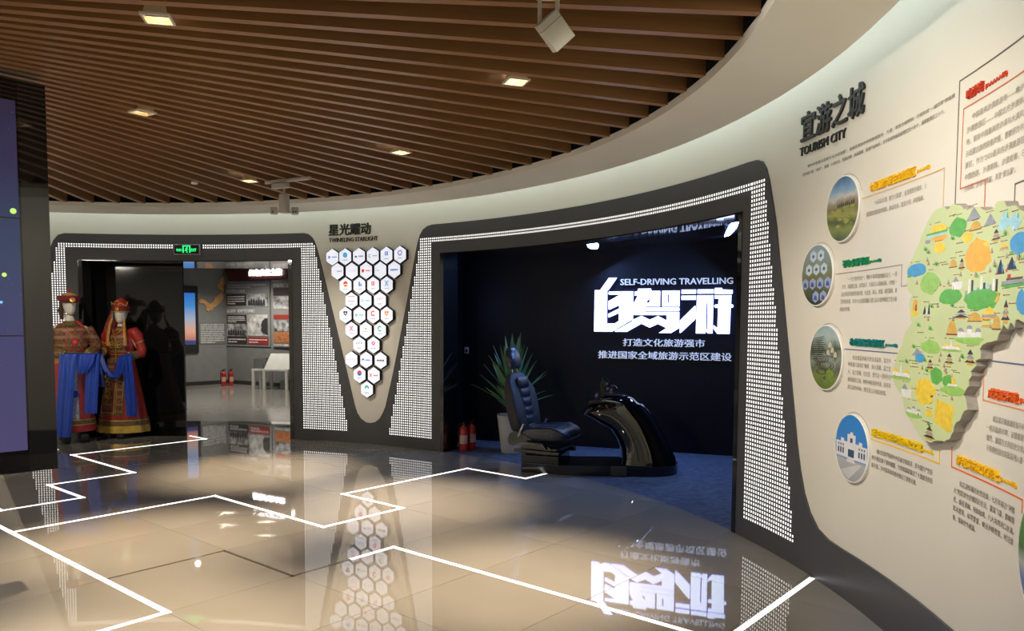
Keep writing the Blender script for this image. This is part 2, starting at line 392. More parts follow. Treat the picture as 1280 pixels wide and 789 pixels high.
bm = bmesh.new(); loft([[(CX+r*sin(2*pi*i/n), CY+r*cos(2*pi*i/n), z) for i in range(n)] for r, z in ((RO-.08, 3.19), (RO-.04, 3.21), (RO-.04, 3.24))], False, bm)
O('light_strip', bm, M_cove, soffit)
bm = bmesh.new(); loft([[(CX+r*sin(2*pi*i/n), CY+r*cos(2*pi*i/n), z) for i in range(n)] for r, z in ((RI+.06, 2.97), (RI+.06, 3.3))], False, bm); struct('trim_4', bm, mat('ceiling_void', (.008, .007, .006)), True)

# ---- niche on the right: black room with carpet
BO, BT, BN = Vector((-.495, 10.091)), Vector((.935, -.3546)), Vector((-.3546, -.935))   # origin, direction and inward normal of its back wall
def bk(t): return BO+BT*t
c0, c1 = bk(-.157), bk(3.75)
jl = Vector((CX+(R+.14)*sin(radians(OP2[0])), CY+(R+.14)*cos(radians(OP2[0])))); jr = Vector((CX+(R+.14)*sin(radians(OP2[1])), CY+(R+.14)*cos(radians(OP2[1]))))
def wallseg(p, q, z0, z1, thick=.08, side=1):
    d = (q-p).normalized(); nn = Vector((-d.y, d.x))*thick*side
    return prism([(v.x, v.y) for v in (p, q, q+nn, p+nn)], z0, z1, back=True)
struct('wall_niche_back', wallseg(c0-BT*.1, c1, 0, 2.75), M_blackwall)
struct('wall_niche_left', wallseg(jl, c0, 0, 2.75, .06, 1), M_blackwall)
struct('wall_niche_right', wallseg(c1, jr, 0, 2.75, .06, 1), M_blackwall)
arc = circ(R, 40, OP2[0], OP2[1])
carp = [(jl.x, jl.y), (c0.x, c0.y), (c1.x, c1.y), (jr.x, jr.y)]+list(reversed(arc))
struct('floor_carpet', prism(carp, -.02, 0.0), M_carpet)
# stretched glossy ceiling of the niche, sagging a little
bm = bmesh.new(); gr = []
for i in range(41):
    t = i/40; row = []
    pf = Vector((CX+(R+.1)*sin(radians(34.0+41*t)), CY+(R+.1)*cos(radians(34.0+41*t)))); pb = bk(-.25+4.1*t)
    for j in range(13):
        v = j/12; p = pf.lerp(pb, v); zz = 2.372+.22*max(0, t-.25)**1.1+.006*sin(9*t+5*v)+.008*sin(17*t-3*v)
        row.append(bm.verts.new((p.x, p.y, zz*v+(1-v)*(2.356+.02*t))))
    gr.append(row)
for i in range(40):
    for j in range(12): bm.faces.new((gr[i][j], gr[i+1][j], gr[i+1][j+1], gr[i][j+1]))
struct('ceiling_niche', bm, mat('stretch_ceiling', (.004, .005, .010), .05, coat=1), True)

# ---- left doorway: black partition, black floor strip, far room
struct('wall_partition', sheet([(th(-17), 0), (th(-1.2), 0), (th(-1.2), 2.6), (th(-17), 2.6)], -.05, 0, rad=6.95, back=True), mat('partition_gloss', (.010, .010, .011), .06, coat=.4, bump=(.9, .35, 1)), True)
def ringpoly(r0, r1, a0, a1, n=30): return circ(r0, n, a0, a1)+list(reversed(circ(r1, n, a0, a1)))
struct('floor_threshold', prism(ringpoly(R+.001, 7.93, -18, 16), -.021, -.001), M_threshold)
struct('ceiling_doorway', prism(ringpoly(R+.14, 7.93, -18, 16), 2.335, 2.4, back=True), mat('doorway_soffit', (.02, .02, .022), .08, coat=.5, bump=(1.5, .2)))
FA, FB, FC = Vector((-7.689, 18.086)), Vector((-6.973, 18.906)), Vector((-5.17, 17.881))
tL = (FB-FA).normalized(); tR = (FC-FB).normalized()
struct('floor_far_room', prism([(-11.5, 9.6), (-1.5, 10.0), (-2.5, 20), (-11.5, 20)], -.05, -.022), M_farfloor)
struct('floor_far_tiles', prism(list(circ(7.93, 20, -18, 16))+[(-3.8, 19.5), (-9.5, 19.5)], -.021, -.002), M_farfloor)
struct('wall_far_left', wallseg(FA-tL*1.6, FB, 0, 3.0, .1, 1), M_grey)
struct('wall_far_right', wallseg(FB, FC+tR*1.2, 0, 3.0, .1, 1), M_grey)
struct('wall_far_side', wallseg(Vector((-2.72, 10.35)), Vector((-3.95, 18.0)), 0, 3.0, .1, -1), M_grey)
struct('wall_far_outer', wallseg(FA-tL*1.6, Vector((-7.2, 10.4)), 0, 3.0, .1, -1), M_grey)
struct('ceiling_far_room', prism([(-11.5, 11), (-1.5, 11), (-2.5, 20), (-11.5, 20)], 2.86, 2.9, back=True), mat('far_ceiling', (.05, .045, .04), .08, coat=.5, bump=(1.0, .3)))
bb = merge(wallseg(FA-tL*1.6-Vector((0, .012)), FB-Vector((0, .012)), 0, .09, .02, 1), wallseg(FB-Vector((0, .012)), FC+tR-Vector((0, .012)), 0, .09, .02, 1))
struct('baseboard_far', bb, mat('baseboard_dark', (.03, .03, .03), .4))
for p_, e_ in (((-6.3, 17.0, 2.8), 170), ((-5.2, 16.2, 2.8), 170), ((-5.6, 13.6, 2.8), 90)):
    light('far_room_light', 'SPOT', p_, e_, NEUT, size=.05, spot=150)

# ------------------------------------------------------------------ LED dot grids of the two frames (one grid object each: uncountable dots)
def dots(polys, name, label):
    bm = bmesh.new(); P = .03; w = .0070; h = .0084
    def inside(x, y, poly):
        c = False; n = len(poly)
        for i in range(n):
            (x1, y1), (x2, y2) = poly[i], poly[(i+1) % n]
            if (y1 > y) != (y2 > y) and x < (x2-x1)*(y-y1)/(y2-y1)+x1: c = not c
        return c
    for poly, x0, sgn in polys:
        q = [(th(a), z) for a, z in poly]; xa = min(p[0] for p in q); xb = max(p[0] for p in q); za = min(p[1] for p in q); zb = max(p[1] for p in q)
        nx = int((xb-xa)/P)+2
        for i in range(nx):
            x = (xa+P/2+i*P) if sgn > 0 else (xb-P/2-i*P)
            z = zb-P/2
            while z > za:
                if inside(x, z, q):
                    bm.faces.new([bm.verts.new(p) for p in ((x-w, z-h, .0126), (x+w, z-h, .0126), (x+w, z+h, .0126), (x-w, z+h, .0126))])
                z -= P
    o = O(name, bend_bm(bm), M_led); return tag(o, label, 'light grid', None, 'stuff')
dots([([(15.95, .135), (22.05, .135), (17.65, 2.542), (15.95, 2.542)], 0, 1), ([(-12.16, 2.475), (.05, 2.475), (.05, 2.542), (-12.16, 2.542)], 0, 1), ([(3.42, 2.475), (15.95, 2.475), (15.95, 2.542), (3.42, 2.542)], 0, -1),
      ([(-12.16, .135), (-17.0, .135), (-13.0, 2.542), (-12.16, 2.542)], 0, -1)], 'light_dot_grid', 'grid of white light dots framing the doorway with the costumed mannequins')
dots([([(33.53, .135), (27.55, .135), (32.05, 2.537), (33.53, 2.537)], 0, -1), ([(33.53, 2.477), (75.33, 2.477), (75.33, 2.537), (33.53, 2.537)], 0, 1),
      ([(75.33, .135), (81.25, .135), (76.8, 2.537), (75.33, 2.537)], 0, 1)], 'light_dot_grid', 'grid of white light dots framing the dark opening with the driving simulator')

# ------------------------------------------------------------------ wall writing
def wall_text(s, a0, a1, z0, z1, d0, d1, m, name, parent=None, **k):
    fn = text_bm if d1-d0 > .004 else flat_text
    return O(name, bend_bm(fn(s, th(a0), th(a1), z0, z1, d0, d1, **k)), m, parent)
t = thing('title_lettering', 'raised black characters with TWINKLING STARLIGHT above the hexagon light boxes', 'lettering', bend(Vector((th(22.5), 2.54, 0))))
wall_text('星光耀动', 19.64, 25.2, 2.622, 2.762, 0, .010, M_darktxt, 'characters', t, bold=.032)
wall_text('TWINKLING STARLIGHT', 19.64, 26.15, 2.540, 2.592, 0, .008, M_darktxt, 'english_line', t, bold=.02)
t = thing('title_lettering', 'raised black characters with TOURISM CITY high on the curved right wall', 'lettering', bend(Vector((th(83.5), 2.54, 0))))
wall_text('宜游之城', 80.72, 87.1, 2.676, 2.850, 0, .014, M_darktxt, 'characters', t, bold=.022, shear=.0)
wall_text('TOURISM CITY', 80.60, 85.35, 2.594, 2.646, 0, .010, M_darktxt, 'english_line', t, bold=.02)

def info(label, items, loc):
    t = thing('wall_caption', label, 'wall text', bend(Vector((th(loc[0]), loc[1], 0))))
    for it in items:
        if it[0] == 'h': wall_text(it[1], *it[2:6], 0, .012, it[6], 'heading', t, bold=.012)
        elif it[0] == 'g': wall_text(it[1], *it[2:6], 0, .005, it[6], 'grade', t, bold=.008)
        elif it[0] == 'p':
            bm = bmesh.new()
            for s, a0, a1, z0, z1 in it[1]: merge(bm, flat_text(s, th(a0), th(a1), z0, z1, 0, .0015, res=1, bold=.02))
            tag(O('paragraph', bend_bm(bm), it[2], t), kind='stuff')
        elif it[0] == 'l':
            pts = [(th(a), z) for a, z in it[1]]; bm = bmesh.new(); w = .0028
            for p, q in zip(pts, pts[1:]):
                d = (Vector(q)-Vector(p)).normalized()*w; n = Vector((-d.y, d.x)); p, q = Vector(p)-d, Vector(q)+d
                prism([tuple(v) for v in (p-n, q-n, q+n, p+n)], 0, .002, bm)
            O('leader_line', bend_bm(slice_x(bm, .16)), it[2], t)
M_tan = mat('tan_line', (.62, .42, .2), .5); M_gl = mat('grey_line', (.33, .31, .27), .5); M_bl = mat('blue_line', (.12, .14, .27), .5); M_dk = mat('dark_line', (.10, .09, .08), .5)
info('two lines of dark introduction text below the TOURISM CITY title', [('p', [
 ('鄂尔多斯蒙古语意为“众多的宫殿”，是闻名遐迩的草原旅游胜地，大漠、草原交相辉映，已经形成“一城四景”的格局', 81.42, 95.1, 2.507, 2.527),
 ('荟萃着沙漠、“响沙”、草原、大漠风光、民族风情、休闲避暑、旅游产品体系，全市有高等级旅游景区四十余个，国家级景区三十个。', 80.9, 94.3, 2.464, 2.485)], M_midtxt)], (87, 2.46))
info('orange heading with a tan leader line beside the round grassland picture', [
 ('h', '七星湖沙漠生态旅游区', 87.93, 92.1, 2.240, 2.288, M_amber), ('g', '(AAAA级)', 92.2, 93.32, 2.246, 2.270, M_amber),
 ('l', [(87.0, 2.222), (94.5, 2.225), (94.54, 2.03)], M_tan),
 ('p', [('“大漠泉水湖，魅力七星湖”，在浩瀚的沙海中，七', 88.3, 93.05, 2.165, 2.192), ('星湖如同散落的明珠，静谧秀美，置身沙漠，宛若仙境。', 87.6, 92.85, 2.115, 2.141)], M_graytxt)], (90, 2.1))
info('green heading with a grey leader line beside the picture of white huts', [
 ('h', '鄂尔多斯草原', 85.53, 88.04, 1.861, 1.904, M_green), ('g', '(AAAA级)', 88.1, 89.22, 1.863, 1.885, M_green),
 ('l', [(84.72, 1.832), (91.12, 1.835), (91.14, 1.73), (91.9, 1.733)], M_gl),
 ('p', [('“一代天骄的故乡”，鄂尔多斯草原旅游区位于，一望', 85.95, 90.7, 1.782, 1.807), ('无垠，草原的辽阔，碧草蓝天，与蓝天白云相映成趣，与牧民一', 85.4, 90.72, 1.742, 1.767), ('起去体验草原的民俗风情，在这里，骑马、射箭，观赏歌舞，感', 85.35, 90.75, 1.700, 1.726), ('受草原牧歌，尽享大自然的恩赐与蒙古族美食风味的文化大餐', 85.3, 90.77, 1.658, 1.684), ('的独特风情。', 85.25, 86.3, 1.616, 1.642)], M_graytxt)], (88, 1.6))
info('teal heading with a blue leader line beside the hot spring picture', [
 ('h', '布龙湖温泉度假区', 86.49, 89.82, 1.426, 1.467, M_teal), ('g', '(AAAA级)', 89.9, 91.03, 1.429, 1.450, M_teal),
 ('l', [(85.87, 1.404), (92.0, 1.403)], M_bl),
 ('p', [('布龙湖温泉属天然自涌温泉，富含多', 86.7, 90.45, 1.348, 1.374), ('种微量元素和矿物质，泉水清澈，温之宜', 86.27, 90.45, 1.308, 1.335), ('人，浴之舒畅，在这里，您可以一览阿尔巴', 86.28, 90.5, 1.266, 1.293), ('斯草原的辽阔，聆听神秘洞的传说，探寻草', 86.29, 90.5, 1.224, 1.25), ('原岩洞的神秘，感受蒙古风情的热情。', 86.3, 90.1, 1.182, 1.208)], M_graytxt)], (88.4, 1.18))
info('yellow heading with a yellow leader line beside the picture of the white building', [
 ('h', '延安民族学院城川纪念馆', 88.96, 93.67, .962, 1.003, M_yell), ('g', '(AAAA级)', 93.75, 94.63, .964, .984, M_yell),
 ('l', [(88.65, .942), (95.1, .940), (95.1, 1.0)], M_amber),
 ('p', [('城川民族学院是中央民族学院前身，是中国共产党培', 89.4, 94.55, .874, .9), ('养少数民族干部的摇篮，为党和国家输送了大批优秀的民', 88.96, 94.6, .835, .861), ('族干部，为中国革命的胜利做出了重要贡献。', 88.95, 93.2, .795, .821)], M_midtxt)], (92, .79))
info('red heading in a red outlined box at the top right of the curved wall', [
 ('h', '响沙湾', 96.22, 97.45, 2.460, 2.502, M_red), ('g', '(AAAAA级)', 97.55, 99.14, 2.458, 2.484, M_red),
 ('l', [(102, 2.437), (95.88, 2.436), (95.88, 2.11), (97.82, 2.11), (97.86, 1.9)], mat('red_line', (.55, .16, .08), .5)),
 ('p', [('中国最美沙漠旅游地——响沙湾', 96.6, 100.6, 2.372, 2.398), ('沙漠旅游区——中国北方沙漠休闲度假', 96.2, 101.2, 2.325, 2.352), ('地，拥有中国最美的沙漠与大漠风光，展', 96.2, 101.2, 2.278, 2.304), ('示出蒙古族的民俗风情，曾被评为中国重点', 96.2, 101.2, 2.230, 2.257), ('景区，作为“2020最美的沙漠旅游区”中国', 96.2, 101.2, 2.183, 2.21), ('中国西部，沙漠明珠，沙漠奇观，已经成', 96.2, 101.2, 2.136, 2.162), ('为休闲、沙漠与草原，美景“蒙古源”。', 96.2, 100.0, 2.09, 2.116)], M_graytxt)], (98.5, 2.09))
info('long thin dark line framing the map from above at the right', [('l', [(102.5, 2.562), (95.47, 2.562), (95.51, 2.0)], M_dk), ('l', [(102, 2.052), (100.02, 2.05), (100.05, 1.93)], M_dk)], (98, 2.0))
info('orange red heading in a thin outline below the right edge of the map', [
 ('h', '成吉思汗陵', 98.95, 101.03, 1.270, 1.308, M_orange), ('g', '(AAAAA级)', 101.12, 102.7, 1.27, 1.296, M_orange),
 ('l', [(98.36, 1.38), (98.4, 1.255), (103, 1.25)], mat('orange_line', (.7, .3, .15), .5)), ('l', [(98.9, 1.41), (103, 1.408)], M_bl),
 ('p', [('成吉思汗陵旅游区位于内蒙', 99.2, 101.7, 1.182, 1.206), ('一座民族的丰碑，记载着蒙古', 98.75, 101.7, 1.143, 1.168), ('观光，旅游为主的历史文化旅', 98.78, 101.7, 1.104, 1.129), ('汗祭典经国务院批准列入第一', 98.8, 101.7, 1.065, 1.09)], M_graytxt)], (100.5, 1.06))
info('amber heading in a thin outline at the lower right of the curved wall', [
 ('h', '萨拉乌苏文化遗址', 96.7, 99.95, .968, 1.009, M_amber), ('g', '(AAAA级)', 100.0, 101.18, .970, .992, M_amber),
 ('l', [(96.1, 1.03), (96.15, .947), (101.6, .944), (101.6, .90)], M_orange),
 ('p', [('化石演绎着历史的沧桑，七万年前古“河套', 96.85, 101.1, .879, .904), ('人”的踪迹也仿佛历历在目，瀑流飞瀑，群峰览', 96.4, 101.1, .842, .867), ('秀，曲径通幽，宛如仙境，八大沟湾河口水流，', 96.4, 101.1, .804, .829), ('草木葱茏，林草繁盛，峡谷沙峰雪景，时汪景', 96.4, 101.1, .766, .791), ('象，堪称世外桃源。', 96.42, 98.25, .728, .752)], M_midtxt)], (99, .72))

# ------------------------------------------------------------------ round pictures on the right wall
def disc_picture(deg, z, label, kind, r=.179):
    t = thing_m('round_picture', label, 'picture', wall_matrix(deg, z))
    b = bmesh.new(); n = 56
    loft([[(q*cos(2*pi*i/n), q*sin(2*pi*i/n), d) for i in range(n)] for q, d in ((r+.008, .0), (r+.008, .016), (r+.004, .020), (r, .020), (r, .0165))], True, b)
    O('disc', b, M_white, t, True, True)
    b = bmesh.new(); loft([[(q*cos(2*pi*i/n), q*sin(2*pi*i/n), d) for i in range(n)] for q, d in ((r+.016, .0), (r+.016, .003), (r+.013, .003), (r+.013, 0))], False, b)
    O('groove', b, M_gl, t, False, True)
    face = bmesh.new(); f = [face.verts.new((r*cos(2*pi*i/n), r*sin(2*pi*i/n), .0172)) for i in range(n)]; face.faces.new(f)
    def circ_clip(pts):
        return [(x, y) if hypot(x, y) < r*.99 else (x*r*.99/hypot(x, y), y*r*.99/hypot(x, y)) for x, y in pts]
    if kind == 'land':
        O('photo', face, ramp_mat('photo_land', [(0, (.05, .075, .012)), (.18, (.22, .25, .04)), (.30, (.07, .09, .015)), (.42, (.30, .30, .07)), (.52, (.16, .16, .05)), (.62, (.30, .25, .18)), (.70, (.52, .50, .45)), (.8, (.22, .36, .52)), (1, (.06, .14, .32))], 'Y', -r, r, nz=(9, .28)), t, False, True)
        b = bmesh.new(); rnd = random.Random(3)
        for i in range(26):
            x = rnd.uniform(-.12, .13); y = rnd.uniform(-.1, .02); w = rnd.uniform(.008, .03); prism(circ_clip([(x-w, y), (x, y-w*.3), (x+w, y), (x+w*.3, y+w*.45), (x-w*.5, y+w*.4)]), .0172, .0176, b)
        O('shrubs', b, mat('photo_shrub', (.33, .33, .06), .5), t, False, True)
        b = bmesh.new()
        for i in range(9):
            x = -.06+i*.022; prism(circ_clip([(x, .012), (x+.016, .012), (x+.013, .03+.006*(i % 3)), (x+.003, .03)]), .0172, .0178, b)
        O('ruins', b, mat('photo_ruin', (.045, .035, .03), .5), t, False, True)
    if kind == 'pods':
        O('photo', face, ramp_mat('photo_pods', [(0, (.02, .03, .03)), (.3, (.10, .12, .05)), (.45, (.16, .17, .06)), (.75, (.22, .27, .25)), (1, (.25, .33, .42))], 'Y', -r, r, nz=(16, .3)), t, False, True)
        b = bmesh.new(); b2 = bmesh.new(); b3 = bmesh.new()
        for row, y in enumerate((.115, .035, -.05, -.13)):
            for i in range(4):
                x = -.135+i*.088+(row % 2)*.04
                if hypot(x, y) > r-.022: continue
                w, h = .036, .036
                prism(circ_clip([(x-w, y-h*.5), (x, y-h), (x+w, y-h*.5), (x+w, y+h*.5), (x, y+h), (x-w, y+h*.5)]), .0172, .0179, b if row < 2 else b2)
                if row < 2: prism([(x-.016, y-.006), (x+.006, y-.011), (x+.016, y+.003), (x-.004, y+.012)], .0179, .0182, b3)
                else: prism([(x-.022, y-.016), (x+.02, y-.02), (x+.012, y+.004), (x-.01, y+.012)], .0179, .0182, b3)
        O('pale_cells', b, mat('photo_pod', (.50, .60, .68), .5), t, False, True); O('blue_cells', b2, mat('photo_pod2', (.30, .36, .58), .5), t, False, True); tag(O('marks', b3, mat('photo_mark', (.05, .09, .26), .5), t, False, True), kind='stuff')
    if kind == 'spring':
        O('photo', face, ramp_mat('photo_spring', [(0, (.10, .16, .02)), (.2, (.17, .22, .05)), (.34, (.10, .11, .07)), (.5, (.25, .30, .24)), (.62, (.07, .08, .04)), (.72, (.2, .26, .22)), (.82, (.36, .45, .44)), (1, (.28, .40, .42))], 'Y', -r, r, nz=(14, .42)), t, False, True)
        b = bmesh.new()
        for k, (x, y, w) in enumerate(((-.05, -.01, .085), (.0, -.045, .10), (-.04, -.085, .07), (.03, -.12, .05), (.06, .02, .06))):
            for q in range(2):
                rr = w*(1-.3*q); o_ = [(x+rr*cos(i*pi/12), y+rr*.28*sin(i*pi/12)) for i in range(24)]; h_ = [(x+(rr-.007)*cos(i*pi/12), y+(rr-.007)*.28*sin(i*pi/12)) for i in range(24)]
                prism(circ_clip(o_), .0172, .0177+.0002*q, b, (circ_clip(h_),))
        O('terrace_lines', b, mat('photo_terrace', (.03, .03, .02), .5), t, False, True)
        b = bmesh.new(); b2 = bmesh.new()
        for i in range(12): prism(circ_clip([(-.17, .13-i*.013), (-.02+.02*sin(i*2), .126-i*.012), (-.02, .122-i*.012), (-.17, .125-i*.013)]), .0172, .0179, b)
        for x, y in ((.03, .03), (.075, .045), (.11, .02), (.05, .075)): prism([(x-.018, y-.014), (x+.018, y-.014), (x+.018, y+.008), (x, y+.02), (x-.018, y+.008)], .0172, .0180, b2)
        O('branches', b, mat('photo_terrace', (.03, .03, .02)), t, False, True); O('pavilions', b2, mat('photo_pav', (.5, .48, .36), .5), t, False, True)
        b = bmesh.new()
        for i in range(40):
            a = random.uniform(0, 2*pi); q = random.uniform(0, .05); x, y = .06+q*cos(a), -.10+q*sin(a)*.8; w = .012
            prism(circ_clip([(x-w, y), (x, y-w), (x+w, y+.002), (x+.004, y+w)]), .0172, .0181+.0001*i/40, b)
        O('bushes', b, mat('photo_bush', (.16, .25, .03), .5), t, False, True)
    if kind == 'house':
        O('photo', face, ramp_mat('photo_sky', [(0, (.33, .34, .36)), (.30, (.42, .43, .44)), (.34, (.06, .22, .60)), (1, (.02, .22, .62))], 'Y', -r, r), t, False, True)
        mw = mat('photo_building', (.72, .71, .72), .5); mdk = mat('photo_window', (.03, .08, .16), .5); b = bmesh.new()
        prism(circ_clip([(-.175, -.06), (.175, -.06), (.175, .025), (.12, .025), (.12, .045), (.085, .045), (.085, .03), (.045, .03), (.045, .075), (.015, .075), (.015, .088), (-.015, .088), (-.015, .075), (-.045, .075), (-.045, .03), (-.085, .03), (-.085, .045), (-.12, .045), (-.12, .025), (-.175, .025)]), .0172, .0178, b)
        O('building', b, mw, t, False, True)
        b = bmesh.new()
        for x in (-.145, -.118, -.09, .09, .118, .145):
            prism([(x-.008, -.04), (x+.008, -.04), (x+.008, -.012), (x, -.004), (x-.008, -.012)], .0178, .0181, b)
            prism([(x-.006, .002), (x+.006, .002), (x+.006, .014), (x-.006, .014)], .0178, .0181, b)
        prism([(-.034, -.05), (.034, -.05), (.034, -.008), (-.034, -.008)], .0178, .0181, b); prism([(-.014, .03), (.014, .03), (.014, .055), (-.014, .055)], .0178, .0181, b)
        tag(O('windows', b, mdk, t, False, True), kind='stuff')
        b = prism(circ_clip([(-.12, -.14), (.09, -.075), (.12, -.08), (-.02, -.175)]), .0172, .0177)
        O('paving', b, mat('photo_paving', (.55, .55, .56), .5), t, False, True)
        b = prism(circ_clip([(-.03, -.05), (.03, -.05), (.05, -.08), (-.05, -.08)]), .0177, .0182); O('steps', b, mat('photo_steps', (.63, .62, .62)), t, False, True)
    if kind == 'valley':
        O('photo', face, ramp_mat('photo_valley', [(0, (.10, .13, .35)), (.25, (.15, .20, .42)), (.38, (.45, .47, .40)), (.5, (.06, .16, .04)), (.8, (.12, .30, .07)), (1, (.40, .40, .25))], 'Y', -r, r, nz=(6, .3)), t, False, True)
disc_picture(85.44, 2.193, 'round picture of green grassland under a blue sky, highest on the right wall', 'land')
disc_picture(83.0, 1.837, 'round picture of white honeycomb huts, second from the top', 'pods')
disc_picture(84.19, 1.347, 'round picture of a terraced hot spring resort with greenery', 'spring', .186)
disc_picture(87.17, .862, 'round picture of a white building under deep blue sky, lowest of the column', 'house', .183)
disc_picture(103.75, .79, 'round picture of a green valley cut off by the right edge of the photo', 'valley', .22)

# ------------------------------------------------------------------ relief map
MAP_OUT= [(0.363, 1.815), (0.412, 1.851), (0.489, 1.945), (0.551, 2.006), (0.598, 2.033), (0.654, 2.044), (0.694, 2.045), (0.72, 2.027), (0.79, 2.042), (0.838, 2.028), (0.871, 2.006), (0.91, 1.997), (0.932, 2.0), (0.992, 1.998), (1.053, 1.98), (1.141, 1.974), (1.167, 1.995), (1.224, 1.986), (1.24, 1.966), (1.309, 1.959), (1.386, 1.928), (1.506, 2.07), (1.686, 2.02), (1.766, 1.9), (1.726, 1.75), (1.586, 1.62), (1.428, 1.556), (1.393, 1.563), (1.357, 1.563), (1.352, 1.538), (1.321, 1.556), (1.302, 1.531), (1.263, 1.55), (1.243, 1.524), (1.216, 1.491), (1.141, 1.482), (1.095, 1.471), (1.073, 1.453), (1.084, 1.418), (1.038, 1.406), (1.048, 1.389), (1.002, 1.365), (1.012, 1.348), (0.989, 1.328), (0.991, 1.307), (0.946, 1.267), (0.973, 1.24), (0.984, 1.213), (0.945, 1.19), (0.923, 1.162), (0.883, 1.142), (0.869, 1.11), (0.838, 1.075), (0.788, 1.056), (0.736, 1.052), (0.666, 1.033), (0.595, 1.026), (0.547, 1.048), (0.499, 1.074), (0.459, 1.103), (0.41, 1.122), (0.379, 1.162), (0.356, 1.211), (0.306, 1.233), (0.275, 1.257), (0.244, 1.29), (0.26, 1.327), (0.276, 1.363), (0.3, 1.417), (0.344, 1.461), (0.368, 1.513), (0.403, 1.535), (0.429, 1.556), (0.419, 1.566), (0.395, 1.637), (0.418, 1.684), (0.372, 1.71), (0.364, 1.767)]
MAP_ICONS= [('dune', 0.64, 1.936, 0.181, 0.059), ('green', 0.838, 1.941, 0.126, 0.063), ('yellow', 0.67, 1.874, 0.098, 0.037), ('lake', 0.46, 1.792, 0.155, 0.047), ('yurtgreen', 0.593, 1.724, 0.159, 0.076), ('orange', 0.458, 1.62, 0.062, 0.063), ('dark', 0.569, 1.615, 0.067, 0.038), ('green', 0.794, 1.661, 0.176, 0.057), ('white', 0.852, 1.715, 0.094, 0.042), ('brown', 0.805, 1.798, 0.057, 0.026), ('sand', 1.026, 1.808, 0.18, 0.112), ('mount', 0.972, 1.978, 0.106, 0.04), ('brown', 0.992, 1.929, 0.076, 0.027), ('mount', 1.116, 1.937, 0.087, 0.035), ('water', 1.232, 1.913, 0.085, 0.049), ('water', 1.322, 1.901, 0.068, 0.048), ('lake', 1.364, 1.826, 0.122, 0.059), ('pagoda', 1.172, 1.873, 0.065, 0.038), ('city', 1.071, 1.662, 0.268, 0.098), ('tower', 1.22, 1.755, 0.057, 0.043), ('tower', 1.31, 1.761, 0.069, 0.036), ('yurt', 1.241, 1.827, 0.063, 0.021), ('train', 1.337, 1.7, 0.178, 0.042), ('river', 1.4, 1.621, 0.067, 0.064), ('pagoda', 0.884, 1.789, 0.053, 0.041), ('yellow', 0.928, 1.89, 0.077, 0.034), ('pagoda', 0.897, 1.589, 0.132, 0.033), ('brown', 1.02, 1.577, 0.096, 0.028), ('yurt', 1.144, 1.593, 0.123, 0.034), ('pagoda', 1.28, 1.595, 0.059, 0.071), ('mosque', 0.978, 1.521, 0.21, 0.078), ('brown', 0.819, 1.534, 0.076, 0.045), ('yurtgreen', 0.628, 1.449, 0.15, 0.048), ('palace', 0.818, 1.459, 0.152, 0.037), ('lake', 0.525, 1.396, 0.081, 0.033), ('mount', 0.496, 1.422, 0.091, 0.029), ('pagoda', 0.806, 1.405, 0.076, 0.041), ('pagoda', 0.626, 1.373, 0.06, 0.04), ('pagoda', 0.996, 1.421, 0.081, 0.053), ('palace', 0.337, 1.323, 0.169, 0.06), ('green', 0.692, 1.326, 0.105, 0.059), ('temple', 0.85, 1.303, 0.185, 0.071), ('white', 0.401, 1.237, 0.102, 0.051), ('sand2', 0.584, 1.249, 0.17, 0.097), ('mosque', 0.482, 1.156, 0.137, 0.054), ('yellow', 0.637, 1.158, 0.057, 0.029), ('field', 0.777, 1.166, 0.154, 0.103), ('pagoda', 0.645, 1.074, 0.099, 0.052), ('brown', 1.209, 1.556, 0.053, 0.04), ('yurt', 1.126, 1.55, 0.078, 0.017)]
MAP_ROADS= [[(0.379, 1.726), (0.372, 1.814), (0.453, 1.871), (0.552, 1.99), (0.649, 2.015), (0.716, 1.984), (0.706, 1.921)], [(0.717, 1.887), (0.802, 1.91), (0.926, 1.914), (1.003, 1.895)], [(0.607, 1.566), (0.666, 1.646), (0.79, 1.707), (0.904, 1.667), (0.937, 1.639)], [(0.672, 1.764), (0.731, 1.818), (0.829, 1.796), (0.927, 1.741), (1.149, 1.76), (1.397, 1.766)], [(1.068, 1.978), (1.069, 1.901), (1.123, 1.869), (1.146, 1.785)], [(1.176, 1.907), (1.138, 1.861), (1.266, 1.854), (1.388, 1.847)], [(0.732, 1.637), (0.755, 1.565)], [(0.377, 1.514), (0.478, 1.515), (0.582, 1.564), (0.646, 1.635)], [(0.593, 1.54), (0.715, 1.463), (0.752, 1.341), (0.773, 1.212), (0.778, 1.066)], [(0.419, 1.345), (0.472, 1.273), (0.544, 1.18), (0.676, 1.122), (0.736, 1.052)], [(1.025, 1.458), (0.907, 1.41), (0.793, 1.359)], [(0.544, 1.393), (0.614, 1.413), (0.678, 1.478)]]

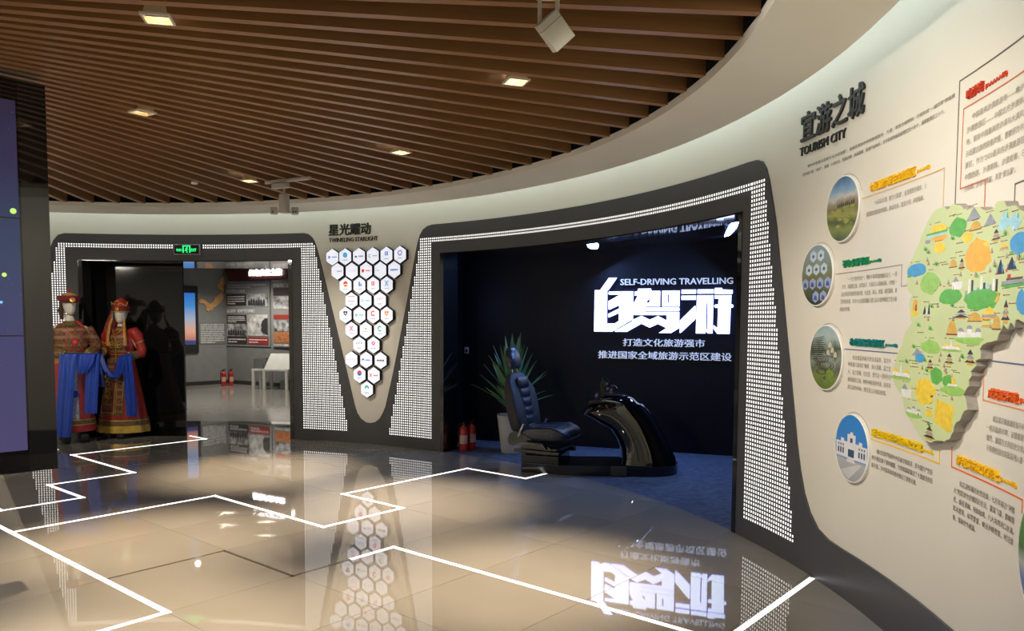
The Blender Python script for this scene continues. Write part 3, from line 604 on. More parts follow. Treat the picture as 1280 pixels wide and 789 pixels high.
t = thing('relief_map', 'thick pale green illustrated relief map with jagged edge on the right wall', 'map', bend(Vector((9.9+.9, 1.04, 0))))
rnd = random.Random(5)
jag = []
for i, (x, y) in enumerate(MAP_OUT):
    jag.append((x+9.9, y)); x2, y2 = MAP_OUT[(i+1) % len(MAP_OUT)]; L = hypot(x2-x, y2-y); k = int(L/.03)
    for j in range(k):
        f = (j+1)/(k+1); jag.append((x+(x2-x)*f+rnd.uniform(-.007, .007)+9.9, y+(y2-y)*f+rnd.uniform(-.005, .005)))
O('map_body', sheet(jag, .0, .042, step=.12, back=False), mat('map_edge', (.36, .33, .30), .7, noise=(20, .2)), t)
O('map_face', bend_bm(slice_x(prism(jag, .042, .045), .12)), mat('map_green', (.545, .63, .335), .55, noise=(3, .06)), t)
ZF = .0452
def blob(x, y, w, h, n=14, jit=.18, seed=0):
    r_ = random.Random(int(x*9973+y*7919+seed)); return [(x+w/2*cos(2*pi*i/n)*(1+r_.uniform(-jit, jit)), y+h/2*sin(2*pi*i/n)*(1+r_.uniform(-jit, jit))) for i in range(n)]
PM = {k: mat('print_'+k, c, .5, noise=(40, .12)) for k, c in dict(green=(.12, .42, .07), lgreen=(.30, .55, .12), dgreen=(.03, .18, .04), yellow=(.80, .58, .05), orange=(.80, .42, .05), sand=(.62, .38, .07), brown=(.16, .08, .03), blue=(.08, .33, .62), lblue=(.35, .62, .72), white=(.75, .75, .72), grey=(.30, .32, .36), dark=(.04, .04, .05), red=(.50, .05, .04), maroon=(.2, .04, .03)).items()}
ACC = {}; LV = [0]
def ink(m, pts):
    LV[0] += 1; prism([(x+9.9, y) for x, y in pts], .045, ZF+.0004+(LV[0] % 30)*.00003, ACC.setdefault(m, bmesh.new()))
def rect(x, y, w, h): return [(x-w/2, y), (x+w/2, y), (x+w/2, y+h), (x-w/2, y+h)]
def tri(x, y, w, h): return [(x-w/2, y), (x+w/2, y), (x, y+h)]
def dome(x, y, w, h): return [(x+w/2*cos(pi*i/8), y+h*sin(pi*i/8)) for i in range(9)]
for line in MAP_ROADS:
    for p, q in zip(line, line[1:]):
        d = (Vector(q)-Vector(p)).normalized()*.0028; nn = Vector((-d.y, d.x)); p, q = Vector(p)-d, Vector(q)+d; ink('dgreen' if line[0][0] < .56 else 'grey', [tuple(v) for v in (p-nn, q-nn, q+nn, p+nn)])
icon_objs = []
for kind, x, y, w, h in MAP_ICONS:
    w, h = w*1.22, h*1.25
    ACC = {}; b = y-h/2
    if kind == 'dune': ink('yellow', blob(x+w*.05, y+h*.25, w*.7, h*.5)); ink('green', rect(x, y, w*.9, h*.12)); ink('lblue', rect(x, y-h*.15, w*.85, h*.16)); ink('orange', blob(x+w*.12, y-h*.28, w*.7, h*.35)); ink('grey', blob(x-w*.38, y-h*.35, w*.22, h*.25))
    elif kind == 'green': ink('green', blob(x, y, w, h)); ink('lgreen', blob(x+w*.1, y-h*.1, w*.4, h*.4)); ink('dgreen', blob(x-w*.2, y+h*.15, w*.3, h*.25)); ink('dgreen', tri(x+w*.2, y-h*.1, w*.14, h*.3))
    elif kind == 'yellow': ink('yellow', blob(x, y, w, h)); ink('orange', blob(x+w*.1, y-h*.2, w*.5, h*.3))
    elif kind == 'lake': ink('blue', blob(x, y, w, h, jit=.1)); ink('lblue', blob(x-w*.08, y+h*.1, w*.55, h*.5)); ink('green', rect(x-w*.4, b, w*.2, h*.18))
    elif kind == 'yurtgreen': ink('lgreen', blob(x, y, w, h)); ink('green', blob(x, y-h*.1, w*.8, h*.5)); ink('white', dome(x, y-h*.15, w*.5, h*.3)); ink('red', rect(x+w*.15, y-h*.35, w*.3, h*.1)); ink('dark', rect(x, y-h*.18, w*.5, h*.05))
    elif kind == 'orange': ink('orange', blob(x, y+h*.1, w*.7, h*.8)); ink('yellow', blob(x-w*.1, y-h*.3, w, h*.35)); ink('brown', blob(x+w*.1, y, w*.2, h*.5))
    elif kind == 'dark': ink('dark', tri(x-w*.2, b, w*.4, h*.8)); ink('white', tri(x+w*.1, b, w*.4, h*.6)); ink('dark', tri(x+w*.3, b, w*.3, h))
    elif kind == 'white': ink('white', rect(x, b, w*.8, h*.6)); ink('grey', tri(x-w*.15, b+h*.6, w*.5, h*.4)); ink('dark', rect(x-w*.1, b+h*.1, w*.15, h*.25)); ink('red', rect(x-w*.25, b, w*.12, h*.3))
    elif kind == 'brown': ink('sand', dome(x, b, w, h)); ink('brown', rect(x, b, w*.35, h*.4)); ink('maroon', rect(x, b-h*.05, w*1.1, h*.1))
    elif kind in ('sand', 'sand2'):
        ink('orange' if kind == 'sand' else 'yellow', blob(x, y, w, h, 18)); 
        for k in range(9): ink(('sand', 'brown', 'dark', 'yellow', 'white')[k % 5], blob(x+rnd.uniform(-.28, .28)*w, y+rnd.uniform(-.35, .3)*h, w*.26, h*.14, 9, seed=k))
    elif kind == 'mount': ink('grey', tri(x, b, w, h)); ink('dark', tri(x-w*.15, b, w*.4, h*.6)); ink('maroon', rect(x+w*.1, b, w*.6, h*.15)); ink('lblue', tri(x+w*.2, b+h*.1, w*.2, h*.5))
    elif kind == 'water': ink('lblue', blob(x, y, w, h, 12, .3)); ink('blue', blob(x, y-h*.1, w*.45, h*.6)); ink('green', tri(x+w*.25, y, w*.3, h*.5)); ink('white', rect(x-w*.1, b, w*.1, h*.8))
    elif kind == 'pagoda':
        for k in range(3): ink('dark' if k % 2 == 0 else 'grey', tri(x, b+h*.25*k+h*.15, w*(1-.25*k), h*.3)); ink('sand', rect(x, b+h*.25*k, w*.5*(1-.25*k), h*.16))
    elif kind == 'city':
        ink('green', blob(x, y-h*.15, w*1.0, h*.7)); ink('dgreen', blob(x+w*.1, y-h*.1, w*.4, h*.4))
        for k in range(11): ww = w*.05; ink(('grey', 'white', 'dark', 'lblue')[k % 4], rect(x-w*.42+k*w*.08, y-h*.1+(k % 3)*h*.06-h*.05, ww, h*(.3+.1*((k*7) % 4))))
        ink('orange', blob(x+w*.36, y-h*.12, w*.2, h*.3))
    elif kind == 'tower': ink('dark', tri(x, b, w, h)); ink('grey', rect(x-w*.3, b, w*.25, h*.5)); ink('blue', rect(x+w*.25, b, w*.14, h*.6)); ink('red', rect(x-w*.4, b, w*.3, h*.1))
    elif kind == 'yurt': ink('yellow', tri(x, b+h*.3, w, h*.7)); ink('grey', rect(x, b, w*.8, h*.3)); ink('orange', rect(x, b-h*.1, w, h*.15))
    elif kind == 'train': ink('green', blob(x, y-h*.25, w, h*.4)); ink('grey', rect(x, y-h*.2, w*.95, h*.22)); ink('white', rect(x, y-h*.1, w*.85, h*.1)); ink('brown', rect(x, y+h*.05, w*.6, h*.15)); ink('red', rect(x-w*.2, y+h*.2, w*.12, h*.25)); ink('dark', rect(x, y-h*.25, w*.9, h*.05))
    elif kind == 'river': ink('blue', blob(x, y, w, h, 12, .25)); ink('lblue', blob(x+w*.1, y, w*.4, h*.7))
    elif kind == 'mosque':
        ink('lgreen', blob(x, b+h*.15, w, h*.4)); ink('white', rect(x, b+h*.2, w*.8, h*.25)); 
        for q, s in ((-.3, .7), (0, 1.15), (.3, .7)): ink('white', rect(x+q*w, b+h*.3, w*.16, h*.25*s)); ink('grey', dome(x+q*w, b+h*(.3+.25*s), w*.2, h*.16)); ink('dark', rect(x+q*w, b+h*.22, w*.06, h*.15))
    elif kind == 'palace': ink('lgreen', rect(x, b, w, h*.15)); ink('white', rect(x, b+h*.12, w*.85, h*.32)); ink('yellow', dome(x-w*.28, b+h*.4, w*.3, h*.25)); ink('yellow', dome(x+w*.28, b+h*.4, w*.3, h*.25)); ink('maroon', rect(x, b+h*.1, w*.8, h*.08)); ink('white', tri(x, b+h*.4, w*.12, h*.6)); ink('dark', rect(x, b+h*.15, w*.06, h*.2))
    elif kind == 'temple': ink('lgreen', blob(x, b+h*.2, w, h*.5)); ink('green', blob(x-w*.2, y+h*.1, w*.5, h*.6)); ink('yellow', dome(x-w*.05, y, w*.3, h*.35)); ink('white', rect(x-w*.05, b+h*.2, w*.45, h*.3)); ink('dark', rect(x-w*.05, b+h*.2, w*.3, h*.08)); ink('grey', tri(x-w*.05, y+h*.3, w*.05, h*.2))
    elif kind == 'field': ink('yellow', [(x-w*.4, y+h*.5), (x+w*.5, y+h*.35), (x+w*.42, y-h*.45), (x+w*.2, y-h*.5), (x-w*.5, y-h*.3)]); ink('green', blob(x-w*.03, y, w*.75, h*.7)); ink('dgreen', blob(x-w*.05, y, w*.45, h*.45)); ink('lgreen', blob(x, y+h*.05, w*.25, h*.22)); ink('yellow', blob(x+w*.05, y-h*.15, w*.2, h*.12))
    # caption mark of the icon: a red pin and a thin caption dash
    ink('red', rect(x-w*.3, y+h*.62, .012, .004)); ink('brown', rect(x+w*.02, y+h*.63, .05, .0022))
    bm = bmesh.new(); ms = list(ACC); 
    for i, k in enumerate(ms):
        ACC[k].faces.ensure_lookup_table()
        for f in ACC[k].faces: f.material_index = i
        merge(bm, ACC[k])
    O('illustration', bend_bm(bm), [PM[k] for k in ms], t); ACC = {}

# small printed pins, trees and caption dashes scattered over the map
ACC = {}; rq = random.Random(21); PO = [(x, y) for x, y in MAP_OUT]
def in_map(x, y):
    c = False; n = len(PO)
    for i in range(n):
        (x1, y1), (x2, y2) = PO[i], PO[(i+1) % n]
        if (y1 > y) != (y2 > y) and x < (x2-x1)*(y-y1)/(y2-y1)+x1: c = not c
    return c
k = 0
while k < 90:
    x, y = rq.uniform(.35, 1.7), rq.uniform(1.06, 2.0)
    if not all(in_map(x+a, y+b) for a in (-.06, .06) for b in (-.03, .03)): continue
    if any(abs(x-i[1]) < i[3]*.6 and abs(y-i[2]) < i[4]*.6 for i in MAP_ICONS): continue
    q = k % 3
    if q == 0: ink('red', rect(x-.022, y, .010, .005)); ink('brown', rect(x+.012, y+.001, .045, .0028))
    elif q == 1:
        for j in range(3): ink(('green', 'dgreen', 'lgreen')[j], tri(x+.014*j-.014, y-.003*j, .018, .018))
    else: ink('grey', tri(x, y, .022, .016)); ink('sand', rect(x, y-.006, .026, .007)); ink('dark', rect(x+.004, y-.004, .006, .005))
    k += 1
bm = bmesh.new(); ms = list(ACC)
for i, k in enumerate(ms):
    for f in ACC[k].faces: f.material_index = i
    merge(bm, ACC[k])
tag(O('small_marks', bend_bm(bm), [PM[k] for k in ms], t), kind='stuff'); ACC = {}

# ------------------------------------------------------------------ hexagon light boxes
M_hexface = mat('hex_face', (.6, .6, .62), .25, emit=(.80, .83, .95), es=HEX)
def hexpts(r, cx=0, cy=0): return [(cx+r*sin(pi/3*i)*.97, cy+r*cos(pi/3*i)) for i in range(6)]
hx_body = mesh('body', loft([[(x, y, d) for x, y in hexpts(q)] for q, d in ((.109, .012), (.109, .055), (.105, .058))], True), M_black)
hx_face = mesh('face', prism(hexpts(.1035), .058, .061), M_hexface)
IC = {k: mat('logo_'+k, c, .4, emit=c, es=.55) for k, c in dict(blue=(.04, .16, .55), lblue=(.10, .42, .75), red=(.72, .05, .05), orange=(.85, .28, .04), green=(.03, .42, .20), dark=(.05, .05, .07), pink=(.80, .16, .28), purple=(.22, .16, .50), grey=(.30, .32, .38), teal=(.03, .42, .42)).items()}
def ngon(r, n, cx=0, cy=0, a0=0, sx=1, sy=1): return [(cx+sx*r*cos(a0+2*pi*i/n), cy+sy*r*sin(a0+2*pi*i/n)) for i in range(n)]
def emblem(kind, cx, cy, s):
    bm = bmesh.new(); z0, z1 = .061, .0618
    if kind == 'disc': prism(ngon(s, 20, cx, cy), z0, z1, bm)
    elif kind == 'ring': prism(ngon(s, 20, cx, cy), z0, z1, bm, (ngon(s*.62, 20, cx, cy),))
    elif kind == 'diamond': prism(ngon(s, 4, cx, cy), z0, z1, bm, (ngon(s*.35, 4, cx, cy),))
    elif kind == 'triangle': prism([(cx-s, cy-s*.6), (cx+s, cy-s*.6), (cx+s*.2, cy+s*.6), (cx, cy+s*.2), (cx-s*.25, cy+s*.5)], z0, z1, bm)
    elif kind == 'c': prism([(cx+s*cos(a), cy+s*sin(a)) for a in [radians(40+i*14) for i in range(21)]]+[(cx+s*.55*cos(a), cy+s*.55*sin(a)) for a in [radians(320-i*14) for i in range(21)]], z0, z1, bm)
    elif kind == 'x':
        for q in (1, -1): prism([(cx-s, cy-q*s), (cx-s*.5, cy-q*s), (cx+s, cy+q*s), (cx+s*.5, cy+q*s)] if q > 0 else [(cx-s, cy+s), (cx+s*.5, cy-s), (cx+s, cy-s), (cx-s*.5, cy+s)], z0, z1+.0002*q, bm)
    elif kind == 'square': prism(ngon(s, 4, cx, cy, pi/4), z0, z1, bm, (ngon(s*.6, 4, cx, cy, pi/4),)); prism(ngon(s*.35, 4, cx, cy, pi/4), z0, z1, bm)
    elif kind == 'flower':
        for i in range(5): prism(ngon(s*.36, 8, cx+s*.6*cos(i*2*pi/5+pi/2), cy+s*.6*sin(i*2*pi/5+pi/2)), z0, z1+.0001*i, bm)
    elif kind == 'half': prism([(cx+s*cos(radians(a)), cy+s*sin(radians(a))) for a in range(0, 181, 15)], z0, z1, bm)
    elif kind == 'halfdown': prism([(cx+s*cos(radians(-a)), cy+s*sin(radians(-a))) for a in range(0, 181, 15)], z0, z1, bm)
    elif kind == 'tower': prism([(cx-s*.25, cy-s), (cx+s*.3, cy-s), (cx+s*.3, cy+s*.4), (cx, cy+s), (cx-s*.25, cy+s*.6)], z0, z1, bm); prism([(cx+s*.5, cy-s), (cx+s*.95, cy-s), (cx+s*.95, cy+s*.1), (cx+s*.5, cy)], z0, z1, bm)
    elif kind == 'bars':
        for q in (1, -.95): prism([(cx-s*1.5, cy+q*s*.9-s*.12), (cx+s*1.5, cy+q*s*.9-s*.12), (cx+s*1.5, cy+q*s*.9+s*.12), (cx-s*1.5, cy+q*s*.9+s*.12)], z0, z1, bm)
    elif kind == 'shield': prism([(cx-s, cy+s*.6), (cx-s*.4, cy+s), (cx, cy+s*.6), (cx+s*.4, cy+s), (cx+s, cy+s*.6), (cx+s*.6, cy-s*.4), (cx, cy-s), (cx-s*.6, cy-s*.4)], z0, z1, bm, ([(cx-s*.4, cy+s*.2), (cx+s*.4, cy+s*.2), (cx, cy-s*.5)],))
    elif kind == 'wave': 
        for q in range(3): prism([(cx-s*1.4+q*s, cy-s*.4), (cx-s*1.1+q*s, cy-s*.4), (cx-s*.5+q*s, cy+s*.4), (cx-s*.8+q*s, cy+s*.4)], z0, z1, bm)
    elif kind == 'leaf': prism([(cx-s, cy-s*.6), (cx-s*.8, cy+s*.5), (cx, cy+s), (cx+s*.8, cy+s*.5), (cx+s, cy-s*.6), (cx+s*.4, cy-s*.2), (cx, cy+s*.3), (cx-s*.4, cy-s*.2)], z0, z1, bm)
    return bm
def dashes(cx, cy, w, h, n):
    bm = bmesh.new(); p = w/n
    for i in range(n):
        x = cx-w/2+i*p; prism([(x+p*.1, cy-h/2), (x+p*.85, cy-h/2), (x+p*.85, cy+h/2), (x+p*.1, cy+h/2)], .061, .0615, bm)
    return bm
ROWS = [(2.347, [20.37, 22.10, 23.95, 25.83, 27.69, 29.55], [('diamond', 'blue', 0, 'a small blue diamond beside a caption'), ('disc', 'lblue', 1, 'a large blue globe'), ('triangle', 'dark', 0, 'a black mountain triangle'), ('c', 'grey', 0, 'a grey open ring beside a caption'), ('square', 'blue', 1, 'a bold blue frame emblem'), ('ring', 'purple', 1, 'a purple ring, right end of top row')]),
 (2.168, [21.04, 22.96, 24.9, 26.84, 28.74], [(None, 'grey', 0, 'only a faint grey line of writing'), ('x', 'pink', 2, 'faint writing ended by a tiny pink mark'), ('disc', 'red', 0, 'a small red ball beside red writing'), ('wave', 'blue', 0, 'slanted blue waves'), (None, 'blue', 3, 'blue handwriting, right end of the second row')]),
 (1.987, [22.11, 23.98, 25.85, 27.71], [('half', 'red', 1, 'a red rising sun'), ('tower', 'blue', 1, 'a blue tower drawing'), ('square', 'red', 1, 'a red seal mark'), ('x', 'lblue', 1, 'a pale blue hourglass cross')]),
 (1.80, [22.88, 24.8, 26.76], [('bars', 'red', 1, 'two red bars'), ('square', 'lblue', 0, 'a sky blue square mark'), ('wave', 'pink', 1, 'a pink wave emblem')]),
 (1.62, [22.07, 23.95, 25.83, 27.68], [('shield', 'dark', 1, 'a black gem emblem'), ('flower', 'green', 0, 'a green flower'), ('c', 'red', 1, 'a red letter C ring'), ('shield', 'orange', 1, 'an orange red shield')]),
 (1.432, [22.85, 24.8, 26.74], [('x', 'pink', 1, 'a big pink cross'), ('disc', 'orange', 4, 'a tiny orange dot'), ('c', 'green', 1, 'a dark green ring')]),
 (1.25, [23.89, 25.84], [('wave', 'blue', 1, 'blue and green slanted stripes'), ('diamond', 'pink', 1, 'a pink hollow diamond')]),
 (1.062, [22.81, 24.82, 26.80], [('diamond', 'pink', 2, 'a tiny pink mark beside a faint line'), ('leaf', 'blue', 0, 'a blue leaf beside a caption'), (None, 'dark', 3, 'only a line of dark characters')]),
 (.874, [23.9, 25.85], [('halfdown', 'blue', 1, 'a red and blue ball'), ('x', 'red', 0, 'a red cross beside a caption')]),
 (.695, [24.9], [('leaf', 'green', 1, 'a green arch leaf, the lowest one')])]
for z, cols, ics in ROWS:
    for deg, (k, c, lay, desc) in zip(cols, ics):
        t = thing_m('hexagon_light_box', 'white hexagon light box with '+desc, 'light box', wall_matrix(deg, z), 'hexagon light boxes in the beige V panel')
        link('body', hx_body, t); link('face', hx_face, t)
        cx, cy, s = {0: (-.045, 0, .022), 1: (0, .022, .034), 2: (.05, 0, .009), 3: (0, 0, 0), 4: (0, .02, .012)}[lay]
        if k: O('emblem', emblem(k, cx, cy, s), IC[c], t, False, True)
        if desc.startswith('a red and blue'): O('emblem', emblem('half', cx, cy+.001, s), IC['red'], t, False, True)
        if desc.startswith('a red rising'): O('emblem', emblem('halfdown', cx, cy-.008, s*.9), IC['orange'], t, False, True)
        cap = {0: (.03, 0, .07, .016, 4), 1: (0, -.042, .07, .012, 4), 2: (-.015, 0, .10, .006, 9), 3: (0, 0, .115, .022, 5), 4: (0, -.012, .13, .008, 11)}[lay]
        if not (k == 'wave' and lay == 0): tag(O('caption', dashes(*cap), IC[c if lay in (0, 2, 3) else 'grey'], t, False, True), kind='stuff')

# ------------------------------------------------------------------ exit sign over the left doorway
t = thing_m('exit_sign', 'green lit emergency exit sign above the left doorway', 'sign', wall_matrix(1.73, 2.402))
fr = rbox(.352, .137, .03, .008, 2, Matrix.Translation((0, .0685, .031))); O('frame', fr, mat('sign_frame', (.30, .29, .30), .35), t, False, True)
O('face', prism([(-.163, .012), (.163, .012), (.163, .125), (-.163, .125)], .045, .0475), M_black, t, False, True)
M_exit = mat('exit_green', (.02, .5, .12), .4, emit=(.02, 1, .22), es=1.6)
bm = prism([(-.052, .026), (.052, .026), (.052, .12), (-.052, .12)], .0475, .0485, None, ([(-.038, .026+.0001), (.038, .026+.0001), (.038, .108), (-.038, .108)],)); O('pictogram_frame', bm, M_exit, t, False, True)
bm = bmesh.new(); prism(ngon(.009, 12, .006, .094), .0475, .0485, bm)
for a, b, w in (((.002, .082), (-.008, .056), .007), ((-.008, .058), (-.026, .050), .004), ((-.008, .056), (.010, .042), .0045), ((.010, .042), (.004, .027), .0045), ((.0, .08), (.022, .068), .0035), ((.0, .08), (-.018, .076), .0035)):
    d = (Vector(b)-Vector(a)).normalized(); nn = Vector((-d.y, d.x))*w; a, b = Vector(a), Vector(b); prism([tuple(v) for v in (a-nn, b-nn, b+nn, a+nn)], .0475, .0486, bm)
O('running_figure', bm, M_exit, t, False, True)
O('characters', text_bm('安全出口', -.135, -.062, .044, .080, .0475, .0485, bold=.01), M_exit, t, False, True)
O('letters', text_bm('EXIT', .062, .130, .044, .080, .0475, .0485, bold=.02), M_exit, t, False, True)

# ------------------------------------------------------------------ ceiling lamps and devices
M_lampframe = mat('lamp_frame', (.72, .70, .66), .3); M_lampglow = mat('lamp_glow', (.9, .8, .6), .3, emit=(1, .80, .50), es=14); M_lampin = mat('lamp_reflector', (.75, .62, .40), .25)
def downlight(x, y, lab, power=1.0):
    d = P0-Vector((x, y)); t = thing('recessed_downlight', lab, 'ceiling lamp', (x, y, 2.945), atan2(d.y, d.x), 'square downlights between the ceiling slats')
    q = .066; O('trim_frame', prism(ngon(q*1.414, 4, a0=pi/4), -.004, .006, None, (ngon(q*1.18, 4, a0=pi/4),), True), M_lampframe, t, False, True)
    bm = bmesh.new(); loft([[(a, b, z) for a, b in ngon(r, 4, a0=pi/4)] for r, z in ((q*1.18, .0), (q*.95, .05), (q*.95, .09))], False, bm); O('reflector', bm, M_lampin, t, False, True)
    O('can', B(-q*.75, q*.75, -q*.75, q*.75, .095, .17), M_black, t, False, True)
    bm = bmesh.new(); c = [bm.verts.new((.034*cos(i*pi/10), .034*sin(i*pi/10), .03)) for i in range(20)]; bm.faces.new(c); lathe([(.034, .0301), (.05, .09)], 20, bm); O('lamp', bm, M_lampglow, t, False, True)
    light('beam', 'SPOT', (0, 0, -.015), SPOT_W*power, WARM, size=.04, spot=50, parent=t, blend=1.0)
for x, y, lab in ((-1.655, 3.70, 'lit square downlight in the slats at the top left, nearest the camera'), (-2.504, 5.334, 'lit square downlight in the slats directly right of the video wall top'), (-2.644, 7.885, 'lit square downlight in the slats just left of the ceiling track'),
                  (-.931, 6.529, 'lit square downlight in the slats above the gap between the two frames'), (.015, 4.617, 'lit square downlight in the slats below the white hanging box')): downlight(x, y, lab)
for x, y, lab in ((-5.9, 5.4, 'lit square downlight in the slats hidden behind the video wall'), (-6.2, 7.7, 'lit square downlight in the slats before the mannequins, hidden by the video wall'), (-3.9, 1.1, 'lit square downlight in the slats left of the camera, outside the photo')): downlight(x, y, lab, .8)
t = thing('smoke_detector', 'tiny white device under the slats left of the ceiling track', 'detector', (-3.241, 7.99, 2.93)); O('body', lathe([(.03, 0), (.035, .012), (.03, .025)], 16), M_white, t, True, True)

# hanging white box spotlight at the top
t = thing('track_spotlight', 'white tilted box spotlight hanging from the slats at the top', 'spotlight', (.157, 3.43, 2.80), 0)
Mx = Matrix.Rotation(radians(-33), 4, 'Y') @ Matrix.Rotation(radians(12), 4, 'X')
b = rbox(.105, .07, .135, .003, 1, Matrix.Translation((.02, 0, .0)) @ Matrix.Rotation(radians(-42), 4, 'Y') @ Matrix.Rotation(radians(20), 4, 'X')); O('housing', b, M_cream, t, False, True)
b = rbox(.107, .072, .003, .001, 1, Matrix.Translation((.02, 0, .0)) @ Matrix.Rotation(radians(-42), 4, 'Y') @ Matrix.Rotation(radians(20), 4, 'X') @ Matrix.Translation((0, 0, .035))); O('seam', b, mat('seam_grey', (.25, .24, .2)), t, False, True)
b = bmesh.new(); 
for q in (-.045, .03): rbox(.018, .02, .12, .003, 1, Matrix.Translation((q, .0, .085)), b)
rbox(.10, .05, .03, .004, 1, Matrix.Translation((-.01, 0, .15)), b); O('bracket', b, M_cream, t, False, True)

# ceiling track with a round projector head and two side plates
t = thing('ceiling_projector', 'grey white cylinder device on a short ceiling track above the doorway corner', 'projector', (-2.30, 7.89, 2.62))
M_dev = mat('device_grey', (.50, .48, .45), .4)
O('track', rbox(.60, .035, .03, .004, 1, Matrix.Translation((.05, -.05, .325)) @ Matrix.Rotation(radians(-28), 4, 'Z')), M_dev, t, False, True)
O('adapter', rbox(.20, .06, .05, .006, 1, Matrix.Translation((-.03, -.02, .275)) @ Matrix.Rotation(radians(-28), 4, 'Z')), M_dev, t, False, True)
O('stem', lathe([(.012, .19), (.012, .26)], 10), M_dev, t, True, True)
O('head', lathe([(.045, 0.01), (.052, .03), (.052, .17), (.047, .195), (.04, .195), (.036, .15)], 24), M_dev, t, True, True)
O('lens_rim', lathe([(.046, .188), (.046, .197), (.036, .197)], 24), M_black, t, True, True)
for q in (-1, 1):
    p_ = O('side_plate', rbox(.075, .02, .075, .012, 2, Matrix.Translation((q*.105, 0, .03))), M_dev, t, False, True)
    b = bmesh.new()
    for w in ((-.012, .012) if q > 0 else (-.01,)): merge(b, rbox(.014, .006, .014, .002, 1, Matrix.Translation((q*.105+w, -.012, .02))))
    tag(O('sockets', b, M_black, p_, False, True), kind='stuff')
    O('arm', rbox(.06, .018, .02, .003, 1, Matrix.Translation((q*.06, 0, .02))), M_dev, t, False, True)

# ------------------------------------------------------------------ video wall at the left
vd = Vector((.717, .697, 0)); vn = Vector((.697, -.717, 0))
MV = Matrix(((vd.x, 0, vn.x, -2.895), (vd.y, 0, vn.y, 4.40), (0, 1, 0, 0), (0, 0, 0, 1)))
t = thing_m('video_wall', 'tall black framed video wall showing a purple starry night at the left edge', 'screen', MV @ Matrix.Translation((0, .66, 0)))
O('cabinet', B(-2.46, .258, 0, 2.24, -.16, 0), M_glossflat, t, False, True)
O('side_panel', B(.114, .257, .001, 2.239, 0, .004), mat('side_gloss', (.012, .012, .012), .03, coat=1), t, False, True)
M_night = ramp_mat('night_sky_picture', [(0, (.16, .13, .34)), (.35, (.11, .11, .31)), (.6, (.065, .11, .25)), (.8, (.07, .06, .17)), (1, (.05, .04, .09))], 'Y', 0, 2.2, emit=.42, rough=.25, nz=(2.2, .25), vor=(22, .045, (.35, .42, .6)))
ys = (.126, .794, 1.463, 2.125)
for col in range(2):
    x1 = .104-col*1.2; x0 = x1-1.195
    for i in range(3): O('screen', B(x0, x1, ys[i]+.004, ys[i+1]-.004, 0, .006), M_night, t, False, True)
M_fire = mat('firefly', (.3, .6, .05), .4, emit=(.62, 1, .22), es=.9)
for x, y, r_ in ((.075, 1.502, .016), (.02, 1.14, .012), (.0, .985, .008)): O('glowing_dot', lathe([(r_, -.001), (r_, .001)], 14).__class__ and prism(ngon(r_, 14, x, y), .006, .0066), M_fire if r_ > .01 else mat('star_blue', (.1, .4, .6), .4, emit=(.2, .6, 1), es=.8), t, False, True)
for x in (-2.2, -.3): O('hanger', B(x-.03, x+.03, 2.24, 2.60, -.13, -.07), M_black, t, False, True)

